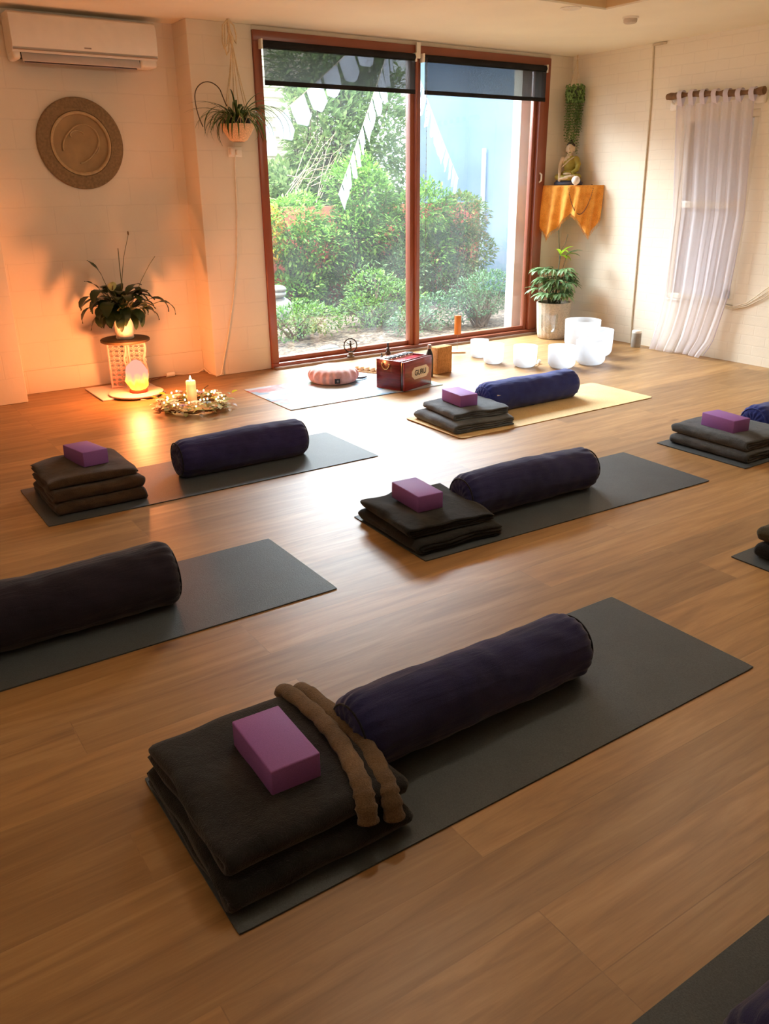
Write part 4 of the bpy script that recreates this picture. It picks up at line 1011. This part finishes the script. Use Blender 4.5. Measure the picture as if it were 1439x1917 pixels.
m.tube([(-.072, 0, .245), (-.092, -.005, .19), (-.088, -.03, .14), (-.075, -.075, .10), (-.07, -.092, .065)], [.024, .021, .018, .015, .013], 10)      # right arm reaching down over the knee
m.ball((-.068, -.096, .055), (.016, .010, .024))
m.ball((.0, -.065, .105), (.045, .025, .014))
m.tube([(.02, -.10, .068), (-.03, -.105, .062), (-.06, -.10, .058)], [.012, .014, .010], 8).tube([(-.02, -.10, .075), (.05, -.10, .085), (.085, -.08, .088)], [.010, .013, .010], 8)
o = m.build('figure', M_skin, bu, 180); remesh(o, .0035)
m = MB(); m.ball((.004, .002, .20), (.068, .046, .085)).ball((.062, .002, .240), (.034, .032, .034)).tube([(.066, 0, .245), (.094, -.005, .19), (.088, -.03, .145), (.05, -.06, .115)], [.030, .027, .024, .018], 10)
m.ball((0, -.01, .10), (.085, .06, .045)).ball((-.095, -.035, .078), (.042, .045, .032)).ball((.095, -.035, .078), (.042, .045, .032)).tube([(-.10, -.04, .075), (-.03, -.085, .068), (.03, -.085, .068), (.10, -.04, .075)], [.032, .026, .026, .032], 12)
Mx = None
o = m.build('robe', M_robe, bu, 180); remesh(o, .0035)
m = MB(); m.ball((0, .008, .368), (.042, .040, .036), 20, 12).ball((0, .010, .408), (.016, .016, .018)).tube([(-.035, .01, .34), (-.038, .015, .31)], .010, 8).tube([(.035, .01, .34), (.038, .015, .31)], .010, 8)
o = m.build('hair', M_hair, bu, 180); remesh(o, .003)
# bare shoulder strip: robe edge line
MB().tube([(.05, -.028, .262), (.01, -.045, .235), (-.035, -.042, .195), (-.065, -.028, .17)], .006, 8).build('robe_hem', M_skin, bu)
bl_ = MB().lathe([(.003, -.045), (.012, -.045)]+[(.042*math.cos(a), .042*math.sin(a)) for a in np.linspace(-1.2, 1.45, 14)], 28)
o = bl_.build('white_sphere', plain('polished_white_sphere', (240, 226, 214), .25, .03), None, 60); o.location = (5.500, -.375, 1.548); tag(o, 'small polished white sphere in front of the Buddha statue', 'ball')

vn = thing('hanging_vine', 'string of pearls plant trailing from a rope hook in the corner', 'plant', (5.62, -.17, 2.40))
m = MB().tube([(0, 0, .285), (0, 0, .26)], .006, 6)
for a in (0, 2.1, 4.2): m.tube([(0, 0, .26), (.02*math.cos(a), .02*math.sin(a), .15), (.075*math.cos(a), .06*math.sin(a), 0)], .0022, 5)
m.build('rope_hanger', M_rope, vn)
MB().lathe([(.003, -.10), (.05, -.10), (.07, -.05), (.078, 0), (.074, .004), (.06, -.01), (.003, -.02)], 24).build('pot', plain('green_pot', (70, 84, 56), .7), vn)
m = MB(); stm = MB(); rnd = random.Random(4)
for k in range(44):
    a = k*2*PI/44*1.0+rnd.uniform(-.1, .1); r_ = rnd.uniform(.05, .095); Ln = rnd.uniform(.22, .62)
    x0, y0 = r_*math.cos(a), r_*math.sin(a)*.8
    pts = [(x0*.7, y0*.7, .01), (x0, y0, -.03)]
    n_ = int(Ln/.024)
    for q in range(1, n_):
        z = -.03-Ln*q/n_; xx = x0*(1-.15*q/n_)+rnd.uniform(-.004, .004); yy = y0+rnd.uniform(-.004, .004); pts.append((xx, yy, z))
        for s_ in (0, 1):
            b_ = rnd.uniform(0, 2*PI); m.leaf((xx, yy, z), (math.cos(b_), math.sin(b_), .2), (0, 0, 1), rnd.uniform(.017, .026), .018, .9, 2, .2)
    stm.tube(pts, .0012, 4)
for k in range(420):
    a = rnd.uniform(0, 2*PI); z = rnd.uniform(-.12, .03); r_ = .078+rnd.uniform(0, .018)
    m.leaf((r_*math.cos(a), r_*math.sin(a)*.9, z), (math.cos(a)*.5+rnd.uniform(-.5, .5), math.sin(a)*.5+rnd.uniform(-.5, .5), -.5), (0, 0, 1), rnd.uniform(.018, .03), .020, .9, 2, .2)
m.build('foliage', leafmat('vine_leaf', (84, 124, 66), (136, 170, 100), trans=.25), vn); stm.build('stems', plain('vine_stem', (96, 120, 70), .7), vn)

# ------------------------------------------------------------------ curtain on driftwood rod
M_drift = plain('driftwood', (120, 88, 58), .8, .3, 18, .8, 60)
rd = []
for k in range(24):
    t_ = k/23; y = -1.265-.955*t_
    rd.append((5.655+.006*math.sin(t_*9), y, 2.225+.012*math.sin(t_*5+.5)-.012*t_))
o = MB().tube(rd, [.024+.006*math.sin(k*.9)+.004*math.sin(k*2.3) for k in range(24)], 10).build('curtain_rod', M_drift, None, 60)
tag(o, 'rough driftwood branch used as curtain rod on the right wall', 'curtain rod')
for y, lb in ((-1.325, 'white wall bracket at the left end of the driftwood rod'), (-2.165, 'white wall bracket at the right end of the driftwood rod')):
    t = thing('rod_bracket', lb, 'bracket', (XR-.001, y, 2.17), 0, 'curtain rod brackets')
    MB().box(-.045, 0, -.045, .045, -.055, .045).build('plate', M_white, t, 0, bevel=.014, seg=3)
    MB().tube([(-.045, 0, .0), (-.076, 0, .012), (-.08, 0, .028)], .007, 8).build('hook', M_white, t)
cu = thing('curtain', 'sheer white tab-top curtain hanging from the driftwood rod', 'curtain', (0, 0, 0))
M_sheer = sheer('sheer_voile', (242, 236, 240), .62, trans=.45); M_tab = sheer('voile_double', (236, 228, 238), .93, trans=.3)
NU, NV = 220, 60; vs = []; fs = []
def cy(u, z):   # left and right borders by height
    kl = [(2.15, -1.385), (1.25, -1.475), (.53, -1.465), (.02, -1.41)]; kr = [(2.15, -2.135), (1.25, -2.20), (.6, -2.16), (.16, -2.06), (.02, -1.98)]
    def ip(k):
        for (a, b_), (c_, d_) in zip(k, k[1:]):
            if z >= c_: return b_+(d_-b_)*(a-z)/(a-c_)
        return k[-1][1]
    return ip(kl)*(1-u)+ip(kr)*u
for j in range(NV+1):
    q = j/NV; z = 2.15-(2.15-.010)*q
    for i in range(NU+1):
        u = i/NU; ph = u*2*PI*6.5+.6*math.sin(u*9)
        amp = .010+.020*q
        x = 5.652-amp*math.sin(ph)-.004*math.sin(ph*2.3+q*3)-.06*max(0, (q-.82)/.18)**1.5*(1 if u < .45 else .6+.4*math.sin(u*8))
        y = cy(u, z)+.008*math.cos(ph+q*2)
        if q > .93: z2 = max(.006, z+.006*math.sin(ph*1.0)); 
        else: z2 = z
        if q < .05: z2 += .006*math.cos(u*2*PI*6.5)
        vs.append((min(x, XR-.008), y, z2))
# pool on the floor
for j in range(NV):
    for i in range(NU): a = j*(NU+1)+i; fs.append((a, a+NU+1, a+NU+2, a+1))
MB().add(vs, fs).build('curtain_panel', M_sheer, cu, 180)
for k in range(7):
    u = (k+.15)/6.3 if k < 6 else .985
    y = -1.40-.735*u; zr = 2.225+.012*math.sin((-y-1.265)/.955*5+.5)-.012*(-y-1.265)/.955
    m = MB(); n_ = 14; vs = []; fs = []
    loop = [(5.652, 2.13)]+[(5.655-.037*math.cos(a), zr+.037*math.sin(a)) for a in np.linspace(-.4, PI+.4, n_)]+[(5.656, 2.13)]
    for x, z in loop:
        for s_ in (-1, 1): vs.append((x, y+s_*.024, z))
    for i in range(len(loop)-1): a = i*2; fs.append((a, a+1, a+3, a+2))
    m.add(vs, fs); m.build('tab', M_tab, cu, 180)
m = MB()
for u in (0.003, .997):
    m.tube([(min(5.652-(.010+.02*(1-(z/2.15)))*math.sin(u*2*PI*6.5+.6*math.sin(u*9)), XR-.01), cy(u, z), z) for z in np.linspace(2.14, .02, 40)], .004, 5)
m.build('side_hem', M_tab, cu, 180)

cb = MB()
for k in range(3): cb.tube([(XR-.01, -2.07, .47+.01*k), (XR-.014, -2.18, .46+.01*k), (XR-.014, -2.31, .50+.016*k), (XR-.012, -2.45, .58+.035*k), (XR-.012, -2.65, .74+.03*k)], .004, 6)
tag(cb.build('wall_cables', plain('cream_cable', (226, 210, 180), .6)), 'loose cream cables sagging along the wall right of the curtain', 'cable')
sk = thing('speaker', 'small grey cylindrical speaker on the floor against the right wall', 'speaker', (5.60, -1.24, .001))
MB().lathe([(.002, 0), (.044, 0), (.047, .006), (.047, .14), (.002, .14)], 32).build('speaker_grille', fabric('grey_grille', (166, 158, 146), sheen=0, fuzz=600), sk, 60)
MB().lathe([(.002, .14), (.047, .14), (.047, .156), (.043, .163), (.002, .164)], 32).build('top_cap', M_white, sk, 60)
# ceiling fittings
sm = thing('smoke_detector', 'round white smoke detector on the ceiling near the tray corner', 'smoke detector', (4.549, -1.736, CH-.001))
MB().lathe([(.002, 0), (.062, 0), (.062, -.012), (.002, -.012)], 32).build('mount', M_white, sm, 50)
MB().lathe([(.002, -.012), (.052, -.012), (.050, -.034), (.04, -.042), (.002, -.043)], 32).build('sensor_head', plain('detector_grey', (200, 184, 164), .5), sm, 50)
o = MB().lathe([(.002, 0), (.075, 0), (.075, -.004), (.058, -.008), (.05, -.003), (.002, -.003)], 32).build('ceiling_downlight', M_white, None, 50)
o.location = (3.895, -1.75, CH-.001); tag(o, 'unlit round downlight in the ceiling by the tray', 'downlight')

# ------------------------------------------------------------------ garden
def ground_mat():
    m = MT('bark_mulch'); m.set(Roughness=.95); v = m.coords((1, 1.6, 1))
    vo = m.node('ShaderNodeTexVoronoi'); vo.inputs['Scale'].default_value = 26; m.link(v, vo.inputs['Vector'])
    sc_ = m.node('ShaderNodeSeparateColor'); m.link(vo.outputs['Color'], sc_.inputs[0])
    base = m.ramp(sc_.outputs[0], [(.1, sc((46, 36, 28))), (.5, sc((88, 72, 58))), (.9, sc((132, 116, 98)))])
    m.link(base, m.b.inputs['Base Color']); m.bump(vo.outputs['Distance'], .8, .03); return m.m
struct(MB().box(-4, 14, .34, 12, -.35, -.12).build('garden_ground', ground_mat(), smooth=0))
M_fence = plain('terracotta_render', (196, 100, 76), .8, .12, 6, .3, 40)
o = MB().box(1.5, 8.25, 4.35, 4.47, -.12, 1.25).build('garden_wall', M_fence, None, 0, bevel=.01)
tag(o, 'terracotta garden wall behind the shrubs', 'wall')
M_blue = plain('blue_grey_render', (146, 174, 204), .6, .06, 1.5, .15, 30)
nb = thing('neighbouring_building', 'tall blue grey building right of the garden behind the glass', 'building', (0, 0, 0))
MB().box(7.45, 8.6, 4.75, 5.2, -.12, 6).build('wall', M_blue, nb, 0)
MB().box(8.3, 8.6, .5, 4.75, -.12, 6).build('wall', M_blue, nb, 0)
MB().tube([(8.22, 4.25, -.12), (8.22, 4.25, 2.05)], .04, 12).build('downpipe', plain('pale_pipe', (190, 214, 232), .5), nb)
M_clad = MT('weatherboard'); M_clad.set(Roughness=.7)
sp = M_clad.node('ShaderNodeSeparateXYZ'); M_clad.link(M_clad.coords(), sp.inputs[0]); fr_ = M_clad.node('ShaderNodeMath', operation='PINGPONG'); fr_.inputs[1].default_value = .075
M_clad.link(sp.outputs['Z'], fr_.inputs[0])
M_clad.link(M_clad.ramp(fr_.outputs[0], [(0, sc((150, 140, 116))), (.008, sc((236, 228, 204)))]), M_clad.b.inputs['Base Color'])
ho = thing('weatherboard_house', 'cream weatherboard house glimpsed at the top left beyond the tree', 'house', (0, 0, 0))
m = MB()
for k in range(32): 
    z = -.1+k*.15; m.add([(1.5, 7.0, z), (7.0, 7.0, z), (7.0, 7.02, z+.15), (1.5, 7.02, z+.15), (1.5, 7.3, z), (7.0, 7.3, z), (7.0, 7.3, z+.15), (1.5, 7.3, z+.15)], [(0, 1, 2, 3), (4, 7, 6, 5), (0, 4, 5, 1), (3, 2, 6, 7), (0, 3, 7, 4), (1, 5, 6, 2)])
m.build('wall', M_clad.m, ho, 0)

def shrub(name, label, blobs, nleaf, ls, mat, seed, base, group='garden shrubs seen through the window', up=.35, stems=6, stiff=False, cat='shrub'):
    t = thing(name, label, cat, base, 0, group); m = MB(); sm_ = MB(); rnd = random.Random(seed)
    B = Vector(base)
    tot = sum(b_[3]*b_[4]*b_[5] for b_ in blobs)
    for (bx, by, bz, rx, ry, rz) in blobs:
        n_ = int(nleaf*rx*ry*rz/tot)
        for k in range(n_):
            while True:
                v = Vector((rnd.uniform(-1, 1), rnd.uniform(-1, 1), rnd.uniform(-1, 1)))
                if v.length <= 1: break
            rr = v.length; v = v.normalized()*(rr**.45)
            nzv = noise.noise(Vector((bx+v.x*rx, by+v.y*ry, bz+v.z*rz))*3.2+Vector((seed, 0, 0)))
            v *= 1+.38*nzv
            p = Vector((bx+v.x*rx, by+v.y*ry, bz+v.z*rz))-B
            if p.z+B.z < -.10: continue
            d = Vector((v.x+rnd.uniform(-.7, .7), v.y+rnd.uniform(-.7, .7), v.z*.6+up+rnd.uniform(-.6, .6)))
            L_ = ls*rnd.uniform(.7, 1.3)
            m.leaf(p, d, (rnd.uniform(-.4, .4), rnd.uniform(-.4, .4), 1), L_, L_*.46, rnd.uniform(0, .8), 2, .25)
        for k in range(stems):
            v = Vector((rnd.uniform(-.7, .7)*rx, rnd.uniform(-.7, .7)*ry, rnd.uniform(0, .7)*rz))
            e_ = Vector((bx, by, bz))+v-B; s0 = Vector((rnd.uniform(-.08, .08), rnd.uniform(-.08, .08), 0))
            sm_.tube([s0, s0.lerp(e_, .5)+Vector((rnd.uniform(-.06, .06), rnd.uniform(-.06, .06), 0)), e_], [.018, .011, .004], 5)
    m.build('foliage', mat, t, 0); sm_.build('stems', M_bark, t)
    return t
M_bark = plain('bark', (86, 68, 52), .9, .25, 30)
L_tree = leafmat('tree_leaf', (122, 152, 98), (170, 202, 134), (216, 228, 164), trans=.5)
L_mid = leafmat('shrub_leaf', (66, 100, 46), (112, 158, 66), (170, 206, 96), trans=.4)
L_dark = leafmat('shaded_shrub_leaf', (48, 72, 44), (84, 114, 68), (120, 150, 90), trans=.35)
L_low = leafmat('bright_low_leaf', (46, 80, 24), (82, 126, 32), (134, 168, 52), trans=.35)
L_yel = leafmat('reflection_leaf', (190, 170, 50), (226, 206, 80), (226, 160, 70), trans=.45)
L_blu = leafmat('bluish_leaf', (40, 74, 42), (70, 112, 60), (110, 146, 84), trans=.3)
L_red = leafmat('red_tip_leaf', (74, 108, 52), (120, 152, 78), (196, 128, 92), trans=.4)
shrub('garden_tree', 'tall spreading light green tree behind the terracotta wall', [(5.2, 5.3, 1.15, .75, .55, .62), (6.0, 5.3, 2.2, .72, .55, .9), (6.8, 5.35, 2.1, .72, .45, 1.35), (5.2, 5.5, 1.2, .9, .5, .6), (6.3, 5.4, 1.2, .8, .5, .6), (6.0, 5.5, 3.2, .75, .5, .5), (6.5, 5.5, 3.5, .7, .5, .5)], 26000, .115, L_tree, 1, (5.6, 5.3, -.12), None, stems=9, cat='tree')
shrub('shrub', 'tall green shrub left of the terracotta gap', [(4.45, 3.7, 1.0, .48, .4, .48), (4.75, 3.65, .6, .5, .4, .5), (4.4, 3.6, .15, .5, .4, .35)], 6500, 0.075, L_mid, 2, (4.55, 3.65, -.12))
shrub('shrub', 'yellow foliage added for an orange reflection, before the wall at the left', [(4.02, 3.75, 1.0, .28, .25, .36)], 900, .06, L_yel, 3, (4.0, 3.75, -.12))  # yellow leaves added in place of an orange reflection in the glass
shrub('shrub', 'tallest green shrub left of the mullion', [(5.55, 3.7, 1.35, .48, .4, .52), (5.85, 3.75, .85, .5, .4, .45), (5.35, 3.6, .9, .4, .4, .4)], 7000, 0.075, L_mid, 4, (5.6, 3.7, -.12))
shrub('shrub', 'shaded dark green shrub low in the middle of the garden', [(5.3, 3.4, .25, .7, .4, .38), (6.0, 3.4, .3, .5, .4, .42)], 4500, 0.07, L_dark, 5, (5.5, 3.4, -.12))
shrub('shrub', 'tall green shrub just right of the mullion', [(6.55, 3.6, 1.1, .42, .4, .48), (6.6, 3.6, .55, .5, .4, .5)], 5500, 0.072, L_mid, 6, (6.55, 3.6, -.12))
shrub('shrub', 'green shrub with reddish tips beside the downpipe', [(7.25, 3.6, 1.05, .42, .35, .42), (7.3, 3.55, .55, .48, .35, .42)], 5000, 0.068, L_red, 7, (7.25, 3.6, -.12))
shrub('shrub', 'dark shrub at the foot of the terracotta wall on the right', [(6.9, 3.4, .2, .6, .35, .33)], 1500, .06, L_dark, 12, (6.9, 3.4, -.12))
shrub('shrub', 'low yellow green shrub at the lower left of the window', [(3.35, 1.75, .12, .42, .3, .20), (3.75, 1.9, .08, .35, .3, .16)], 2200, .045, L_low, 8, (3.45, 1.8, -.12))
shrub('shrub', 'bright yellow green shrub in the middle of the garden', [(4.75, 2.15, .2, .42, .35, .34), (4.45, 2.0, .05, .35, .3, .22), (5.05, 2.0, .12, .32, .3, .3)], 3200, .045, L_low, 9, (4.7, 2.1, -.12))
shrub('shrub', 'pale bluish shrub low behind the mullion', [(4.75, 1.35, .0, .36, .25, .18), (5.25, 1.6, .05, .28, .25, .26)], 1600, .045, L_blu, 10, (4.95, 1.45, -.12))
shrub('shrub', 'feathery green shrub on a short stem at the lower right of the window', [(5.75, 1.35, .22, .42, .3, .26), (6.1, 1.5, .25, .34, .3, .3), (5.45, 1.4, .12, .22, .25, .2)], 3600, .040, L_blu, 11, (5.7, 1.25, -.12))
# branches bare inside the tree
rnd = random.Random(31); m = MB()
for k in range(16):
    x0 = rnd.uniform(4.9, 5.5); a = rnd.uniform(-.2, .9)
    m.tube([(x0, 4.75, 1.2+rnd.uniform(0, .5)), (x0+.3*math.cos(a), 4.7, 1.55+.3*math.sin(a)+rnd.uniform(0, .3)), (x0+.7*math.cos(a), 4.75, 1.8+.7*math.sin(a))], [.006, .004, .002], 5)
tag(m.build('bare_branches', plain('pale_twig', (224, 204, 172), .8)), 'pale bare branches in front of the garden tree', 'branches')
# stones
def rock(label, c, r_, seed, mat=None):
    m = MB(); m.ball((0, 0, 0), r_, 24, 16); me_o = m.build('garden_stone', mat or M_stone, None, 180)
    for v in me_o.data.vertices:
        n_ = noise.noise(v.co*4+Vector((seed, 0, 0))); v.co *= 1+.2*n_
    me_o.location = c; return tag(me_o, label, 'stone', 'garden stones')
rock('pale boulder at the left edge of the window', (3.75, 2.9, .06), (.22, .2, .2), 1)
rock('flat grey stone in the mulch near the low yellow green shrub', (3.36, .98, -.10), (.13, .08, .045), 2, plain('blue_stone', (110, 120, 124), .8, .2))
rock('upper cairn stone at the left edge of the window', (3.72, 2.85, .33), (.12, .1, .05), 3)
rock('lower cairn stone resting on the pale boulder', (3.72, 2.87, .27), (.15, .12, .05), 4)

# bunting
M_flag = sheer('white_voile_flag', (158, 164, 178), .86, trans=.4)
def bunting(A, B, n, size, label, sag=.12, hang=(.10, 0, -1), seed=0, f0=0.):
    A = Vector(A); B = Vector(B); t = thing('bunting', label, 'bunting', A, 0, 'strings of white flag bunting in the garden')
    P = lambda u: (B-A)*u+Vector((0, 0, -sag*4*u*(1-u)))
    MB().tube([P(k/30) for k in range(31)], .004, 5).build('string', M_white, t)
    rnd = random.Random(seed); hd = Vector(hang).normalized()
    for k in range(n):
        u0 = f0+(1-f0)*(k+.06)/n; u1 = f0+(1-f0)*(k+.90)/n; m = MB(); vs = []; fs = []; tw = rnd.uniform(-.04, .04)
        for j in range(7):
            for i in range(7):
                a, b_ = i/6, j/6
                p = P(u0+(u1-u0)*a); Ld = size*(.78+.42*(1-abs(a-.6)/.6))*b_
                w = Vector((0, 1, 0))*(.02*math.sin(a*6+k)+tw*b_)*b_
                p = p+hd*Ld+w+Vector((rnd.uniform(-.0, .0), 0, 0)); vs.append(p)
        for j in range(6):
            for i in range(6): q = j*7+i; fs.append((q, q+1, q+8, q+7))
        m.add(vs, fs).build('flag', M_flag, t, 180)
bunting((2.30, .60, 1.84), (3.70, .60, 2.84), 8, .205, 'white bunting rising from the left window edge to behind the blind', sag=.03, seed=1, hang=(.32, 0, -1))
bunting((4.24, 1.0, 2.90), (4.514, 2.6, 1.416), 12, .20, 'white bunting falling steeply towards the middle shrubs', sag=.02, seed=2, hang=(.25, 0, -1))
bunting((4.42, 1.0, 2.83), (6.549, 2.8, 1.591), 13, .20, 'white bunting right of the mullion before the blue building', sag=.04, seed=3, hang=(-.25, 0, -1))

# ------------------------------------------------------------------ light
sc_ = bpy.context.scene
wd = bpy.data.worlds.new('overcast_sky'); sc_.world = wd; wd.use_nodes = True
nt = wd.node_tree; bg = nt.nodes['Background']
tc = nt.nodes.new('ShaderNodeTexCoord'); sx_ = nt.nodes.new('ShaderNodeSeparateXYZ'); rp = nt.nodes.new('ShaderNodeValToRGB')
rp.color_ramp.elements[0].position = .0; rp.color_ramp.elements[0].color = (.80, .90, 1, 1); rp.color_ramp.elements[1].position = .6; rp.color_ramp.elements[1].color = (.86, .93, 1, 1)
nt.links.new(tc.outputs['Generated'], sx_.inputs[0]); nt.links.new(sx_.outputs['Z'], rp.inputs[0]); nt.links.new(rp.outputs[0], bg.inputs['Color'])
bg.inputs['Strength'].default_value = 3.1
def light(name, kind, loc, energy, color, rot=None, target=None, **k):
    l = bpy.data.lights.new(name, kind); l.energy = energy; l.color = color
    for a, v in k.items(): setattr(l, a, v)
    o = bpy.data.objects.new(name, l); C.objects.link(o); o.location = loc
    if target is not None: o.rotation_euler = (Vector(target)-Vector(loc)).to_track_quat('-Z', 'Y').to_euler()
    elif rot: o.rotation_euler = rot
    return o
light('sun', 'SUN', (0, 0, 5), 3.2, (1, .95, .86), target=(1.7, 1.3, 2.4), angle=R(15))
light('sky_daylight', 'AREA', (3.5, 3.6, 4.65), 3500, (.85, .93, 1), target=(1.2, -3.8, 0), shape='RECTANGLE', size=7.2, size_y=2.5)
# salt lamp and candle light
light('salt_lamp_light', 'POINT', (.84, -.46, .31), 34, (1, .29, .09), shadow_soft_size=.06)
light('candle_light', 'POINT', (1.115, -.86, .25), .8, (1, .6, .25), shadow_soft_size=.01)
light('fairy_light_glow', 'POINT', (1.10, -.93, .12), .8, (1, .72, .35), shadow_soft_size=.12)
# added warm globe lamps, unseen above the view, to fill ceiling and walls
def lamp(x, y, e):
    t = thing('fill_pendant', 'added warm white globe lamp out of view, for fill light', 'lamp', (x, y, 2.46), 0, 'added fill globes out of view')
    MB().lathe([(.002, .433), (.05, .433), (.05, .415), (.002, .41)], 24).build('ceiling_rose', M_white, t, 50)
    MB().tube([(0, 0, .41), (0, 0, .10)], .004, 6).build('flex', M_white, t)
    MB().ball((0, 0, 0), .10, 24, 16).build('globe', emis('fill_globe_glow', (255, 238, 214), e*10), t, 180)
for x, y, e in ((.7, -4.2, 5.2), (3.0, -4.3, 5.8), (-1.9, -5.2, 2.5)): lamp(x, y, e)

# ------------------------------------------------------------------ camera
f_, yaw, pit, rol = 1541.117, .589232, .377757, -.010678
fw0 = Vector((math.sin(yaw), math.cos(yaw), 0)); rt = Vector((math.cos(yaw), -math.sin(yaw), 0)); up0 = Vector((0, 0, 1))
fw = fw0*math.cos(pit)-up0*math.sin(pit); up = fw0*math.sin(pit)+up0*math.cos(pit)
r_ = rt*math.cos(rol)+up*math.sin(rol); u_ = -rt*math.sin(rol)+up*math.cos(rol)
cam = bpy.data.cameras.new('camera'); co = bpy.data.objects.new('camera', cam); C.objects.link(co)
cam.sensor_fit = 'VERTICAL'; cam.sensor_height = 24; cam.sensor_width = 24*1439/1917; cam.lens = f_/1917*24; cam.clip_start = .05
co.matrix_world = Matrix(((r_.x, u_.x, -fw.x, -1.052094), (r_.y, u_.y, -fw.y, -6.669491), (r_.z, u_.z, -fw.z, 1.520678), (0, 0, 0, 1)))
sc_.camera = co
vs_ = sc_.view_settings; vs_.view_transform = 'Standard'; vs_.look = 'None'; vs_.exposure = 0.2; vs_.gamma = 1; vs_.use_curve_mapping = False
sc_.cycles.use_denoising = True; sc_.cycles.use_adaptive_sampling = True; sc_.cycles.adaptive_threshold = .025; sc_.cycles.max_bounces = 7; sc_.cycles.transparent_max_bounces = 12; sc_.cycles.sample_clamp_indirect = 8
sc_.cycles.caustics_reflective = False; sc_.cycles.caustics_refractive = False
